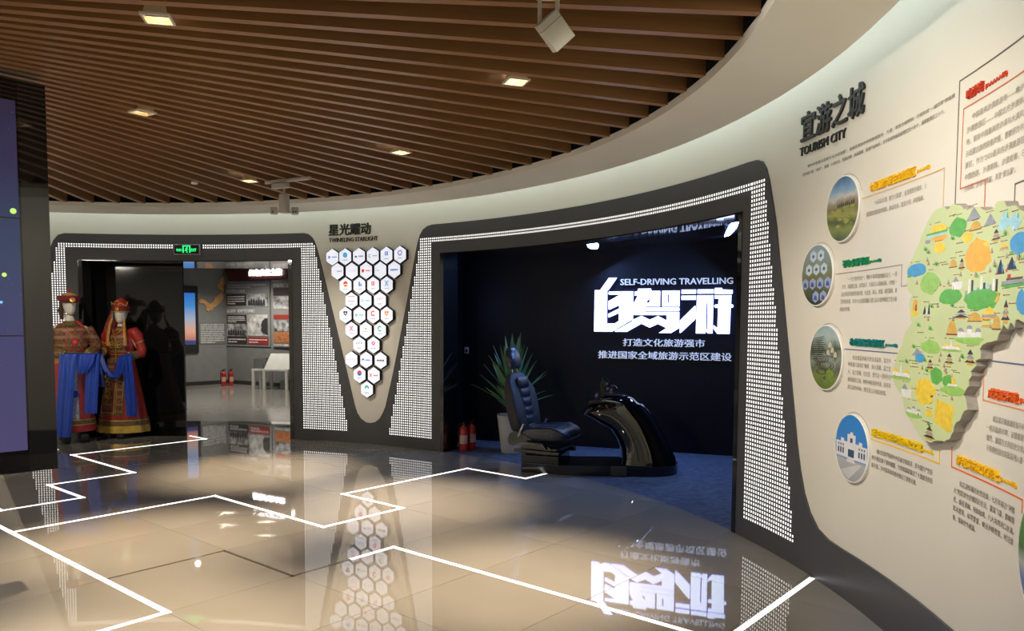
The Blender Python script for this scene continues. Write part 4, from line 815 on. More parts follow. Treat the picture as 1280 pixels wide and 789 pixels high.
# ------------------------------------------------------------------ niche: lit lettering on the back wall
MB_ = Matrix(((BT.x, 0, BN.x, BO.x), (BT.y, 0, BN.y, BO.y), (0, 1, 0, 0), (0, 0, 0, 1)))
t = thing_m('illuminated_lettering', 'white and blue glowing stylised characters with SELF-DRIVING TRAVELLING on the black back wall', 'lettering', MB_ @ Matrix.Translation((1.61, 1.43, .0)))
M_lit = mat('letter_white', (.9, .9, .95), .4, emit=(.80, .87, 1), es=LETTER); M_halo = mat('letter_side', (.1, .15, .6), .4, emit=(.05, .09, 1), es=LETTER*1.9)
GLY = [
 [(0.006, 0.506), (0.072, 0.506), (0.179, 0.653), (0.278, 0.653), (0.174, 0.506), (0.16, 0.503), (0.16, 0.104), (0.256, 0.102), (0.308, 0.133), (0.308, 0.228), (0.186, 0.175), (0.177, 0.181), (0.177, 0.219), (0.311, 0.284), (0.311, 0.324), (0.192, 0.269), (0.177, 0.276), (0.177, 0.372), (0.311, 0.445), (0.311, 0.45), (0.186, 0.45), (0.179, 0.458), (0.179, 0.481), (0.189, 0.489), (0.479, 0.489), (0.479, 0.154), (0.227, 0.003), (0.003, 0.003)],
 [(0.262, 0.003), (0.262, 0.012), (0.469, 0.129), (0.474, 0.146), (0.583, 0.196), (0.681, 0.15), (0.681, 0.056), (0.583, 0.102), (0.408, 0.003)],
 [(0.685, 0.15), (0.78, 0.194), (0.878, 0.143), (0.878, 0.054), (0.78, 0.1), (0.685, 0.056)],
 [(.496, .483), (.53, .489), (.539, .519), (.688, .519), (.699, .491), (.801, .491), (.801, .307), (.627, .307), (.627, .296), (1.026, .294), (1.031, .271), (1.026, .25), (.627, .25), (.627, .24), (1.029, .239), (1.029, .051), (.936, -.007), (.792, -.007), (.882, .051), (.882, .205), (.49, .205), (.49, .356), (.496, .36), (.534, .435), (.496, .437)],
 [(0.824, 0.492), (1.029, 0.492), (1.029, 0.306), (0.824, 0.306)],
 [(1.051, 0.502), (1.216, 0.502), (1.216, 0.454), (1.051, 0.454)], [(1.051, 0.432), (1.216, 0.432), (1.216, 0.383), (1.051, 0.383)],
 [(1.205, 0.312), (1.216, 0.312), (1.216, 0.158), (1.051, -0.003), (1.038, -0.003), (1.038, 0.141)],
 [(1.234, 0.503), (1.417, 0.503), (1.417, 0.455), (1.234, 0.455)],
 [(1.229, 0.435), (1.416, 0.435), (1.414, -0.007), (1.363, -0.007), (1.338, 0.017), (1.353, 0.047), (1.353, 0.343), (1.338, 0.343), (1.338, 0.047), (1.333, -0.008), (1.225, -0.008)],
 [(1.428, 0.506), (1.432, 0.518), (1.509, 0.518), (1.514, 0.5), (1.629, 0.494), (1.629, 0.45), (1.428, 0.45)],
 [(1.43, 0.435), (1.617, 0.435), (1.614, 0.328), (1.632, 0.328), (1.644, 0.309), (1.632, 0.291), (1.612, 0.291), (1.606, -0.01), (1.468, -0.01), (1.423, 0.049), (1.423, 0.09), (1.469, 0.056), (1.471, 0.289), (1.439, 0.289), (1.425, 0.309), (1.439, 0.328), (1.473, 0.328), (1.475, 0.395), (1.432, 0.395)]]
HOL = {3: [[(.636, .352), (.677, .352), (.677, .414)]], 4: [[(.888, .448), (.905, .448), (.905, .35), (.888, .35)]]}
for i, gpts in enumerate(GLY):
    p = gpts; h = HOL.get(i, [])
    O('stroke', prism(p, .024, .036, None, h), M_lit, t, False, True)
    O('glow_edge', prism(p, .008, .024, None, h), M_halo, t, False, True)
M_soft = mat('letter_soft', (.6, .62, .66), .4, emit=(.62, .68, .80), es=.5)
O('english_line', text_bm('SELF-DRIVING TRAVELLING', 1.930-1.61, 3.238-1.61, 1.994-1.43, 2.066-1.43, 0, .03, bold=.012), M_soft, t, False, True)
O('upper_line', text_bm('打造文化旅游强市', 1.972-1.61, 2.938-1.61, 1.26-1.43, 1.352-1.43, 0, .03, bold=.006), M_soft, t, False, True)
O('lower_line', text_bm('推进国家全域旅游示范区建设', 1.665-1.61, 3.242-1.61, 1.106-1.43, 1.20-1.43, 0, .03, bold=.006), M_soft, t, False, True)
# wall switch
t = thing_m('wall_switch', 'small white switch plate on the black back wall left of the plant', 'switch', MB_ @ Matrix.Translation((-.105, 1.13, .002)))
O('plate', rbox(.06, .085, .012, .004, 2, Matrix.Translation((0, .042, .006))), mat('switch_plate', (.5, .5, .55), .3, ), t, False, True); O('rocker', rbox(.028, .04, .006, .002, 1, Matrix.Translation((.005, .036, .013))), M_black, t, False, True)
# lit display on the left wall of the niche
dl = (c0-jl).normalized(); nl = Vector((dl.y, -dl.x))
ML = Matrix(((dl.x, 0, nl.x, jl.x), (dl.y, 0, nl.y, jl.y), (0, 1, 0, 0), (0, 0, 0, 1)))
t = thing_m('lit_display', 'narrow pale blue lit panel with cut corners inside the left wall of the dark opening', 'light panel', ML @ Matrix.Translation((.0, 1.44, 0)))
O('panel', prism([(-.0, .0), (.20, .0), (.245, .06), (.245, .46), (.10, .62), (-.0, .62)], .0, .02), mat('display_glow', (.3, .4, .8), .3, emit=(.30, .45, 1), es=2.2), t, False, True)
O('outline', prism([(-.0, -.03), (.26, -.03), (.32, .03), (.32, .47), (.14, .66), (-.0, .66)], .0, .024, None, ([(.001, -.015), (.25, -.015), (.305, .035), (.305, .465), (.13, .645), (.001, .645)],)), mat('display_line', (.1, .1, .5), .3, emit=(.10, .14, .8), es=.8), t, False, True)

# ------------------------------------------------------------------ fire extinguishers
M_fred = mat('extinguisher_red', (.42, .018, .012), .25, coat=.5); M_lab = mat('extinguisher_label', (.55, .35, .3), .5)
def extinguisher():
    t = thing('fire_extinguisher', 'x', 'fire extinguisher')
    O('cylinder', lathe([(.040, 0), (.050, .006), (.052, .02), (.052, .24), (.047, .27), (.032, .292), (.018, .30), (.018, .312)], 20), M_fred, t, True, True)
    bm = bmesh.new(); loft([[(.0527*cos(a), .0527*sin(a), z) for a in [radians(-150+i*12) for i in range(11)]] for z in (.09, .19)], False, bm, False); O('label_band', bm, M_lab, t, True, True)
    O('valve', lathe([(.019, .308), (.019, .33), (.012, .335), (.012, .345)], 12), M_black, t, True, True)
    b = rbox(.075, .018, .008, .003, 1, Matrix.Translation((.022, 0, .352)) @ Matrix.Rotation(radians(-12), 4, 'Y')); rbox(.06, .016, .007, .003, 1, Matrix.Translation((.018, 0, .334)) @ Matrix.Rotation(radians(10), 4, 'Y'), b); O('handle', b, M_black, t, False, True)
    O('hose', tube([(-.015, 0, .33), (-.045, -.005, .325), (-.062, -.01, .28), (-.060, -.01, .16), (-.058, -.01, .10)], .007, 8), M_black, t, True, True)
    return t
def dup(root, loc, rz, label, group=None, sc=1):
    r = root.copy(); S.collection.objects.link(r); r.location = loc; r.rotation_euler = (0, 0, rz); r['label'] = label; r.scale = (sc,)*3
    if group: r['group'] = group
    for ch in list(root.children):
        c = ch.copy(); S.collection.objects.link(c); c.parent = r
        for q in ch.children: d = q.copy(); S.collection.objects.link(d); d.parent = c
    return r
e0 = extinguisher(); e0.location = (-.575, 9.21, 0); e0['label'] = 'red fire extinguisher in the dark opening, the left and nearer of the pair'; e0['group'] = 'red fire extinguishers'
dup(e0, (-.487, 9.33, 0), .7, 'red fire extinguisher in the dark opening, the right and farther of the pair', 'red fire extinguishers')
dup(e0, (-6.80, 18.22, 0), .3, 'red fire extinguisher in the far grey room, left one of the pair', 'red fire extinguishers', 1.12)
dup(e0, (-6.66, 18.30, 0), .9, 'red fire extinguisher in the far grey room, right one of the pair', 'red fire extinguishers', 1.12)

# ------------------------------------------------------------------ potted plant
t = thing('potted_plant', 'spiky green plant in a tall white pot behind the driving seat', 'plant', (-.0, 9.12, 0))
O('pot', loft([ring(0, 0, z, r, r, 32, 2.8) for r, z in ((.115, 0), (.122, .01), (.145, .2), (.172, .43), (.176, .45), (.160, .45), (.155, .41))], True), mat('pot_white', (.50, .49, .46), .35), t, True, True)
O('soil', lathe([(.150, .40), (.150, .415)], 24), mat('soil', (.02, .015, .01), .9), t, False, True)
O('stem', tube([(0, 0, .4), (0, .0, .8)], [.035, .02], 8), mat('stem', (.06, .07, .02)), t, True, True)
rl = random.Random(11); M_leaf = mat('leaf_green', (.12, .24, .09), .45, noise=(8, .25)); M_leaf2 = mat('leaf_dark', (.06, .15, .07), .45, noise=(8, .25))
for i in range(38):
    az = i*2.4; lv = i/38; h0 = .48+.36*lv; el = radians(34+48*lv+rl.uniform(-6, 6)); L = .46+.14*rl.random()+.06*lv; bend_ = radians(20-14*lv)
    pts = []; p = Vector((0, 0, h0)); 
    for k in range(9):
        a = el-bend_*(k/8)*(1.2-lv); d = Vector((cos(az)*cos(a), sin(az)*cos(a), sin(a))); pts.append((p.copy(), d)); p = p+d*L/8
    side = Vector((-sin(az), cos(az), 0)); rows = []
    for k, (q, d) in enumerate(pts):
        w = .040*(1-(k/8)**1.8)*(.55+1.3*min(1, k/3))*.75+.0008; up = d.cross(side).normalized()
        rows.append([q-side*w+up*-.35*w, q+up*0, q+side*w+up*-.35*w, q-up*.004-up*.2*w])
    O('leaf', loft(rows, True), M_leaf if i % 3 else M_leaf2, t, True, True)

# ------------------------------------------------------------------ driving simulator
M_leather = mat('seat_leather', (.020, .024, .036), .32, bump=(60, .15)); M_cloth = mat('seat_cloth', (.014, .014, .017), .6, bump=(120, .3)); M_pl = mat('base_plastic', (.006, .006, .008), .16, coat=.3)
M_body = mat('console_gloss', (.004, .004, .006), .05, coat=1, bump=(4, .04))
sim = thing('driving_simulator', 'black driving simulator with car seat and glossy curved steering console on the carpet', 'simulator', (.9, 7.95, 0), radians(-3))
def SO(name, bm, m, parent=sim, smooth=True): return O(name, bm, m, parent, smooth, True)
# base plate with a rounded end under the console
pl = [(-.42, -.22), (.52, -.24)]+[(.52+.30*sin(a), .06-.30*cos(a)) for a in [pi*i/14 for i in range(15)]]+[(.5, .36), (-.42, .34)]
bm = prism(pl, 0, .10, back=True); bmesh.ops.remove_doubles(bm, verts=bm.verts, dist=1e-5); SO('base_plate', bm, M_pl, smooth=False)
SO('front_cap', rbox(.16, .02, .10, .004, 1, Matrix.Translation((.19, -.245, .055))), mat('cap_grey', (.05, .05, .045), .25))
SO('seat_box', rbox(.40, .50, .185, .006, 1, Matrix.Translation((-.545, .10, .0935)) @ Matrix.Rotation(radians(-14), 4, 'Z')), M_pl)
SO('box_groove', rbox(.385, .004, .006, .001, 1, Matrix.Translation((-.605, -.158, .10)) @ Matrix.Rotation(radians(-14), 4, 'Z')), mat('groove_sheen', (.09, .09, .10), .2))
# seat, turned a little towards the camera
sr = Matrix.Translation((-.57, .08, 0)) @ Matrix.Rotation(radians(-26), 4, 'Z')
def sm(bm): bm.transform(sr); return bm
rail = rbox(.52, .05, .04, .006, 1, Matrix.Translation((.02, -.19, .215))); rbox(.52, .05, .04, .006, 1, Matrix.Translation((.02, .19, .215)), rail); rbox(.42, .40, .03, .006, 1, Matrix.Translation((.04, 0, .25)), rail)
SO('seat_rail', sm(rail), M_pl)
SO('hinge_cover', sm(loft([[(x*1.0, -.262, z) for x, z in smooth_poly([(-.30, .27), (-.12, .27), (.20, .24), (.22, .28), (.02, .33), (-.14, .42), (-.26, .42)], 2)], [(x*1.0, -.235, z) for x, z in smooth_poly([(-.30, .27), (-.12, .27), (.20, .24), (.22, .28), (.02, .33), (-.14, .42), (-.26, .42)], 2)]])), M_pl)
def se(cx, cy, cz, a, b, n, p, axis):                         # superellipse ring
    out = []
    for i in range(n):
        t_ = 2*pi*i/n; c, s = cos(t_), sin(t_); u = a*math.copysign(abs(c)**(2/p), c); v = b*math.copysign(abs(s)**(2/p), s)
        out.append((cx, cy+u, cz+v) if axis == 'x' else (cx+v, cy+u, cz))
    return out
cu = []
for x, hw, hh, cz in ((-.25, .17, .02, .36), (-.24, .22, .06, .365), (-.15, .25, .075, .37), (.05, .26, .08, .385), (.2, .255, .078, .40), (.30, .24, .07, .405), (.345, .20, .045, .40), (.36, .14, .015, .395)):
    cu.append(se(x, 0, cz, hw, hh, 36, 3.4, 'x'))
bm = loft(cu)
for v in bm.verts:                                            # raised side bolsters
    if v.co.z > .40: v.co.z += .05*min(1, (abs(v.co.y)/.23)**4)*(1 if v.co.x < .22 else .3) - .012
SO('seat_cushion', sm(bm), M_leather)
bm = bmesh.new()
for i, x in enumerate((-.12, -.02, .08, .18)): merge(bm, loft([se(x+d, 0, .445+.005*i, w, h, 20, 2.6, 'x') for d, w, h in ((-.048, .10, .004), (-.04, .13, .014), (0, .135, .02), (.04, .13, .014), (.048, .10, .004))]))
tag(SO('cushion_ribs', sm(bm), M_leather), kind='stuff')
def on_back(z, y, off):                                       # point of the reclined back: height along it, across, out of it
    rec = radians(13); return (-.20-sin(rec)*z+cos(rec)*off, y, .40+cos(rec)*z+sin(rec)*off)
bk_ = []
for z, w, d in ((-.06, .15, .03), (-.03, .20, .06), (.05, .245, .09), (.18, .265, .095), (.32, .275, .092), (.44, .255, .082), (.54, .21, .068), (.60, .16, .05), (.625, .10, .02)):
    rr = []
    for i in range(36):
        t_ = 2*pi*i/36; c, s = cos(t_), sin(t_); u = w*math.copysign(abs(c)**(2/3.2), c); v = d*math.copysign(abs(s)**(2/2.6), s)
        if v > 0: v += .045*(abs(u)/w)**4*(1 if .0 < z < .5 else .3)-.02
        rr.append(on_back(z, u, v))
    bk_.append(rr)
SO('backrest', sm(loft(bk_)), M_cloth)
for i, (z, h, w) in enumerate(((.03, .034, .085), (.115, .036, .09), (.205, .038, .092), (.30, .04, .098), (.40, .042, .105), (.51, .055, .115))):
    rr = []
    for q, f in ((-1, .45), (-.86, .8), (-.4, 1), (.4, 1), (.86, .8), (1, .45)):
        zz = z+q*h; r2 = []
        for k in range(24):
            t_ = 2*pi*k/24; c, s = cos(t_), sin(t_); r2.append(on_back(zz, w*math.copysign(abs(c)**.7, c)*(.9+.1*f),   .066+.026*f*math.copysign(abs(s)**.8, s)))
        rr.append(r2)
    SO('back_pad', sm(loft(rr)), M_leather)
for q in (-1, 1): SO('headrest_post', sm(tube([on_back(.58, q*.055, 0), on_back(.72, q*.055, .0)], .007, 8)), M_chrome)
hr = []
for z, w, d in ((.66, .06, .02), (.675, .10, .045), (.73, .125, .062), (.80, .12, .062), (.86, .095, .05), (.895, .06, .03), (.905, .03, .01)):
    hr.append([on_back(z, w*math.copysign(abs(cos(2*pi*i/28))**.8, cos(2*pi*i/28)), d*math.copysign(abs(sin(2*pi*i/28))**.8, sin(2*pi*i/28))) for i in range(28)])
SO('headrest', sm(loft(hr)), M_leather)
for q in (-1, 1): SO('belt_buckle', sm(tube([(-.17, q*.25, .36), (-.13, q*.262, .44), (-.10, q*.265, .50)], [.012, .014, .012], 8)), mat('buckle', (.35, .35, .4), .25, metal=.6))
SO('recline_lever', sm(tube([(-.05, -.275, .33), (.12, -.28, .32), (.17, -.275, .26)], [.012, .014, .01], 8)), M_pl)
# curved console, lofted from the foot to the top
co = []
for z, x0, x1, hw, yc in ((.10, .22, .80, .27, .06), (.16, .235, .79, .265, .06), (.26, .225, .74, .25, .06), (.36, .18, .69, .235, .06), (.46, .11, .63, .225, .06), (.54, .02, .57, .215, .06), (.60, -.08, .52, .21, .06), (.645, -.17, .48, .205, .06), (.675, -.15, .45, .20, .06), (.72, -.06, .41, .19, .06), (.76, -.01, .37, .17, .06), (.785, .05, .33, .13, .06)):
    co.append([((x0+x1)/2+(x1-x0)/2*math.copysign(abs(cos(2*pi*i/40))**.75, cos(2*pi*i/40)), yc+hw*math.copysign(abs(sin(2*pi*i/40))**.55, sin(2*pi*i/40)), z+(.04*(cos(2*pi*i/40)) if .5 < z < .7 else 0)) for i in range(40)])
SO('console_shell', loft(co), M_body)
SO('trim_strip', tube([(.40, -.195, .14), (.36, -.185, .30), (.28, -.17, .46), (.16, -.155, .60), (.06, -.13, .70)], [.008, .007, .006, .005, .004], 6), mat('strip_bronze', (.16, .13, .09), .15, metal=.7))
bm = bmesh.new()
for k in range(4): merge(bm, tube([(.50+k*.014-.05, -.13, .52-k*.006), (.55+k*.014-.05, -.135, .44-k*.006)], .003, 5))
tag(SO('vent_lines', bm, mat('vent_blue', (.1, .2, .35), .3)), kind='stuff')
SO('control_tray', rbox(.26, .24, .05, .012, 2, Matrix.Translation((.015, .03, .745)) @ Matrix.Rotation(radians(-7), 4, 'Y')), M_pl)
SO('deck_plate', rbox(.24, .22, .012, .004, 1, Matrix.Translation((.17, .04, .80)) @ Matrix.Rotation(radians(3), 4, 'Y')), M_pl)
SO('control_column', loft([[(x+.03, y+.02, z) for x, y in ((-.022, -.03), (.022, -.03), (.022, .03), (-.022, .03))] for z in (.76, .93)]+[[(x+.045, y+.02, .955) for x, y in ((-.02, -.03), (.02, -.03), (.02, .03), (-.02, .03))]]), M_pl)
SO('hooked_grip', tube([(.03, .02, .93), (.035, .02, .965), (.075, .02, .955), (.09, .02, .93)], [.014, .016, .014, .010], 8), M_pl)
SO('side_grip', tube([(.05, -.0, .87), (.11, -.01, .90), (.16, -.015, .885), (.18, -.015, .86)], [.012, .016, .014, .01], 8), M_pl)
for x, y, z, r_ in ((-.03, -.05, .79, .016), (.085, -.04, .865, .018), (.075, .0, .91, .012), (.12, -.03, .85, .012), (-.02, .0, .80, .012), (.12, -.02, .82, .02)):
    SO('knob', lathe([(r_, -.012), (r_*1.15, 0), (r_, .012), (r_*.5, .018)], 12).__class__ and (lambda b: (b.transform(Matrix.Translation((x, y, z))), b)[1])(lathe([(r_, -.012), (r_*1.15, 0), (r_, .012), (r_*.5, .018)], 12)), mat('knob_grey', (.12, .12, .14), .25, metal=.4))
SO('lever', tube([(-.07, -.03, .83), (-.01, -.03, .83)], .004, 6), M_pl)

# ------------------------------------------------------------------ costumed mannequins
M_skin = mat('mannequin_white', (.66, .61, .52), .5, noise=(5, .03))
RED = (.36, .018, .014); GOLD = (.46, .27, .06)
M_redb = brocade('robe_red', RED, (.36, .10, .03), 30, .07); M_redplain = mat('cloth_red', (.40, .022, .016), .5, noise=(20, .15))
M_brown = brocade('vest_brocade', (.13, .030, .014), (.26, .14, .045), 22, .14, stripes=3.2); M_olive = brocade('band_olive', (.085, .07, .025), (.34, .22, .06), 34, .14)
M_goldm = mat('gold_cloth', (.62, .40, .07), .32, metal=.5, noise=(12, .25)); M_dred = mat('hat_dark_red', (.16, .010, .014), .6, noise=(20, .15)); M_veil = brocade('veil_red', (.26, .02, .025), (.40, .10, .06), 60, .3)
M_scarf = mat('scarf_blue', (.010, .055, .40), .42, noise=(30, .10)); M_shoe = mat('shoe_black', (.008, .008, .008), .5)
M_coral = mat('coral', (.75, .10, .03), .3); M_blue = brocade('sleeve_navy', (.02, .03, .10), (.35, .38, .5), 50, .25)
def skin_body(joints, edges, head, parent):
    """joints: name -> (co, radius); grows one continuous figure, with an egg-shaped mannequin head"""
    me = bpy.data.meshes.new('_b'); names = list(joints); me.from_pydata([joints[k][0] for k in names], [(names.index(a), names.index(b)) for a, b in edges], [])
    o = bpy.data.objects.new('_b', me); S.collection.objects.link(o)
    o.modifiers.new('s', 'SKIN'); sv = me.skin_vertices[0].data
    for i, k in enumerate(names): r_ = joints[k][1]; sv[i].radius = (r_, r_) if not isinstance(r_, tuple) else r_; sv[i].use_root = (i == 0)
    sub = o.modifiers.new('d', 'SUBSURF'); sub.levels = 1; sub.render_levels = 1
    bpy.context.view_layer.update(); m2 = bpy.data.meshes.new_from_object(o.evaluated_get(bpy.context.evaluated_depsgraph_get()))
    bpy.data.objects.remove(o); bm = bmesh.new(); bm.from_mesh(m2)
    (hx_, hy, hz), yaw = head; rings = []
    for z, rx, ry, oy in ((-.115, .022, .026, -.03), (-.105, .038, .046, -.028), (-.08, .052, .066, -.02), (-.045, .063, .083, -.008), (0, .072, .095, 0), (.04, .075, .099, .004), (.08, .070, .092, .006), (.11, .052, .070, .006), (.125, .022, .03, .006)):
        rr = []
        for i in range(24):
            a = 2*pi*i/24; x, y = rx*cos(a), ry*sin(a)+oy
            f = max(0, 1-abs(a-1.5*pi)/.5)
            if f > 0: y -= (.010*f if -.07 < z < -.02 else .004*f)          # hint of nose and mouth, as on a faceless shop dummy
            rr.append((hx_+x*cos(yaw)-y*sin(yaw), hy+x*sin(yaw)+y*cos(yaw), hz+z))
        rings.append(rr)
    loft(rings, True, bm); return O('body', bm, M_skin, parent, True, True)
def fingers(J, E, wrist, palm, d, side, up, pre):
    """a palm joint, four unequal bent fingers and a thumb leaving the side of the palm"""
    d, side, up = Vector(d).normalized(), Vector(side).normalized(), Vector(up).normalized(); wrist, palm = Vector(wrist), Vector(palm)
    J[pre+'p'] = (tuple(palm), (.022, .03)); E.append((pre+'w', pre+'p'))
    for i, (o_, L) in enumerate(((-.027, .062), (-.009, .072), (.009, .068), (.027, .052))):
        a = palm+side*o_+d*.03; b = a+d*L*.5-up*.006; c = b+d*L*.32-up*.022; e = c+d*L*.08-up*.022
        for k, (p_, r_) in enumerate(((a, .0095), (b, .0088), (c, .008), (e, .007))): J[pre+'f%d%d' % (i, k)] = (tuple(p_), r_)
        E += [(pre+'p', pre+'f%d0' % i)]+[(pre+'f%d%d' % (i, k), pre+'f%d%d' % (i, k+1)) for k in range(3)]
    a = palm-side*.03-d*.012; b = a-side*.022+d*.025-up*.01; c = b+d*.026+side*.006-up*.012
    for k, (p_, r_) in enumerate(((a, .011), (b, .010), (c, .008))): J[pre+'t%d' % k] = (tuple(p_), r_)
    E += [(pre+'p', pre+'t0'), (pre+'t0', pre+'t1'), (pre+'t1', pre+'t2')]
def sleeve(pts, rad, m, parent, name='sleeve'): return O(name, tube(pts, rad, 16), m, parent, True, True)
def bandring(z0, z1, f, m, parent, name, n=48, grow=.004):
    rs = []
    for z in (z0, (z0+z1)/2, z1): rs.append(f(z, n, grow))
    bm = loft(rs, False); return O(name, bm, m, parent, True, True)

# female figure
fem = thing('mannequin', 'female mannequin in a long red and gold robe with tall beaded red headdress and veil', 'mannequin', (-5.17, 10.26, -.001), radians(-6))
J = {'pel': ((0, 0, .92), (.13, .10)), 'waist': ((0, 0, 1.08), (.10, .08)), 'chest': ((0, 0, 1.27), (.13, .09)), 'nb': ((0, .0, 1.41), (.055, .05)), 'nt': ((.0, -.01, 1.52), (.04, .042)),
     'ls': ((-.16, .0, 1.36), .05), 'le': ((-.25, .03, 1.14), .04), 'lw': ((-.19, -.15, 1.13), .025), 'rs': ((.16, .0, 1.36), .05), 're': ((.26, .03, 1.10), .04), 'rw': ((.18, -.15, 1.07), .025),
     'lh': ((-.09, 0, .88), .08), 'lk': ((-.09, -.01, .5), .055), 'la': ((-.09, .0, .09), .035), 'lt': ((-.09, -.12, .04), .03), 'rh': ((.09, 0, .88), .08), 'rk': ((.09, -.01, .5), .055), 'ra': ((.09, .0, .09), .035), 'rt': ((.09, -.12, .04), .03)}
E_ = [('pel', 'waist'), ('waist', 'chest'), ('chest', 'nb'), ('nb', 'nt'), ('chest', 'ls'), ('ls', 'le'), ('le', 'lw'), ('chest', 'rs'), ('rs', 're'), ('re', 'rw'), ('pel', 'lh'), ('lh', 'lk'), ('lk', 'la'), ('la', 'lt'), ('pel', 'rh'), ('rh', 'rk'), ('rk', 'ra'), ('ra', 'rt')]
fingers(J, E_, (-.19, -.15, 1.13), (-.175, -.20, 1.125), (.25, -.6, -.35), (.9, .4, .0), (.1, -.3, .9), 'l')
fingers(J, E_, (.18, -.15, 1.07), (.155, -.20, 1.065), (-.25, -.6, -.35), (-.9, .4, .0), (-.1, -.3, .9), 'r')
skin_body(J, E_, ((.01, -.015, 1.622), radians(8)), fem)
def f_rob(z, n=48, g=0):
    K = ((.075, .335, .26), (.2, .318, .25), (.5, .262, .21), (.8, .205, .165), (1.0, .16, .125), (1.08, .148, .115), (1.2, .165, .125), (1.33, .17, .115), (1.40, .13, .085), (1.43, .06, .058))
    for (a, ra, rb), (b, sa, sb) in zip(K, K[1:]):
        if z <= b: t_ = max(0, (z-a)/(b-a)); rx, ry = ra+(sa-ra)*t_, rb+(sb-rb)*t_; break
    else: rx, ry = K[-1][1:]
    fo = .035*max(0, 1-z/.9)
    return ring(0, 0, z, rx+g, ry+g, n, 2, fo, 11, .4)
O('robe', loft([f_rob(z) for z in (.075, .12, .2, .32, .45, .6, .75, .9, 1.0, 1.08, 1.14, 1.2, 1.27, 1.33, 1.37, 1.40, 1.42, 1.43)], False), M_redb, fem, True, True)
for z0, z1, m, g_ in ((.072, .165, M_goldm, .008), (.175, .225, M_olive, .007), (.228, .24, M_goldm, .008), (1.055, 1.085, M_dred, .008), (1.09, 1.098, M_goldm, .009), (1.04, 1.05, M_goldm, .009)): bandring(z0, z1, f_rob, m, fem, 'robe_band', grow=g_)
def front_panel(x0, x1, z0, z1, off, m, name, parent, fr=f_rob, n=10, k=10):
    """a piece of cloth lying on the front of the robe"""
    rows = []
    for j in range(k+1):
        z = z0+(z1-z0)*j/k; rg = fr(z, 96, off); row = []
        for i in range(n+1):
            x = x0+(x1-x0)*i/n; c = [p for p in rg if p[1] < 0]; c.sort(key=lambda p: abs(p[0]-x)); row.append((x, min(c[0][1], c[1][1]), z))
        rows.append(row)
    bm = bmesh.new(); loft(rows, False, bm, False); return O(name, bm, m, parent, True, True)
front_panel(-.20, .13, .31, 1.03, .010, M_olive, 'apron', fem); front_panel(-.175, .02, .34, .98, .014, M_dred, 'apron_panel', fem); front_panel(.045, .115, .34, 1.0, .014, M_brown, 'apron_side', fem); front_panel(-.145, -.01, .38, .95, .017, M_brown, 'apron_field', fem)
for a, b in ((-.178, -.172), (.018, .024), (.04, .045), (.115, .12)): front_panel(a, b, .33, 1.0, .019, M_goldm, 'gold_piping', fem, n=1)
front_panel(-.17, .02, .336, .342, .019, M_goldm, 'gold_piping', fem, k=1)
b = bmesh.new()
for k in range(8): merge(b, tube([(-.07+.03*cos(k*1.9+j*.7)*(1-.02*j), -.205-.004*j-.008, .50+k*.045+.03*sin(j*.9)) for j in range(6)], .006, 5))
tag(O('gold_embroidery', b, M_goldm, fem, True, True), kind='stuff')
front_panel(-.11, .12, 1.12, 1.36, .012, M_brown, 'chest_panel', fem); front_panel(-.006, .006, 1.0, 1.36, .02, M_goldm, 'gold_piping', fem, n=1)
front_panel(-.13, -.085, 1.09, 1.38, .016, M_redplain, 'vest_edge', fem, n=3)
b = bmesh.new()
for q in (-1, 1):
    for j in range(2): merge(b, tube([(.005+q*(.05+.028*cos(a*.9)), -.152, 1.235-.03*j+.025*sin(a*.9)) for a in range(8)], .006, 5))
tag(O('chest_scrolls', b, M_goldm, fem, True, True), kind='stuff')
O('collar', loft([ring(0, -.005, z, r_, r_*.95, 24) for z, r_ in ((1.40, .095), (1.425, .072), (1.455, .058), (1.46, .052))], False), M_brown, fem, True, True)
O('collar_trim', tube([(-.075, -.08, 1.425), (-.03, -.125, 1.375), (.0, -.145, 1.345), (.03, -.125, 1.375), (.075, -.08, 1.425)], .007, 6), M_goldm, fem, True, True)
for q, e, w in ((-1, (-.25, .03, 1.14), (-.195, -.12, 1.132)), (1, (.26, .03, 1.10), (.19, -.12, 1.075))):
    sleeve([(q*.12, 0, 1.385), (q*.17, .0, 1.385), (q*.215, .01, 1.33), (q*.232, .02, 1.26)], [.05, .078, .075, .06], M_redplain, fem, 'puff_sleeve')
    sleeve([(q*.23, .02, 1.265), (e[0], e[1], e[2]+.05), (e[0], e[1]-.02, e[2]+.0), ((e[0]+w[0])/2, -.05, (e[2]+w[2])/2), w], [.058, .062, .062, .055, .050], M_redb, fem)
    sleeve([((e[0]+w[0])/2, -.055, (e[2]+w[2])/2), (w[0], w[1]-.002, w[2])], [.058, .054], M_olive, fem, 'cuff')
    sleeve([(w[0]+.0, w[1]+.012, w[2]), (w[0], w[1]-.006, w[2])], [.057, .056], M_goldm, fem, 'cuff_trim')
    sleeve([(q*.232, .02, 1.262), (q*.236, .022, 1.25)], [.064, .064], M_goldm, fem, 'sleeve_trim')
O('headdress', loft([ring(.01, -.01, z, rx, ry, 28) for z, rx, ry in ((1.665, .092, .112), (1.72, .098, .116), (1.722, .086, .104), (1.75, .084, .10), (1.79, .066, .08), (1.82, .042, .05), (1.838, .015, .02))], True), M_redplain, fem, True, True)
O('hat_brim', loft([ring(.01, -.01, z, rx, ry, 28) for z, rx, ry in ((1.658, .094, .116), (1.66, .103, .124), (1.718, .108, .128), (1.722, .098, .117))], False), M_dred, fem, True, True)
O('hat_edge', loft([ring(.01, -.01, z, rx, ry, 28) for z, rx, ry in ((1.648, .094, .115), (1.650, .100, .122), (1.662, .104, .126))], False), M_goldm, fem, True, True)
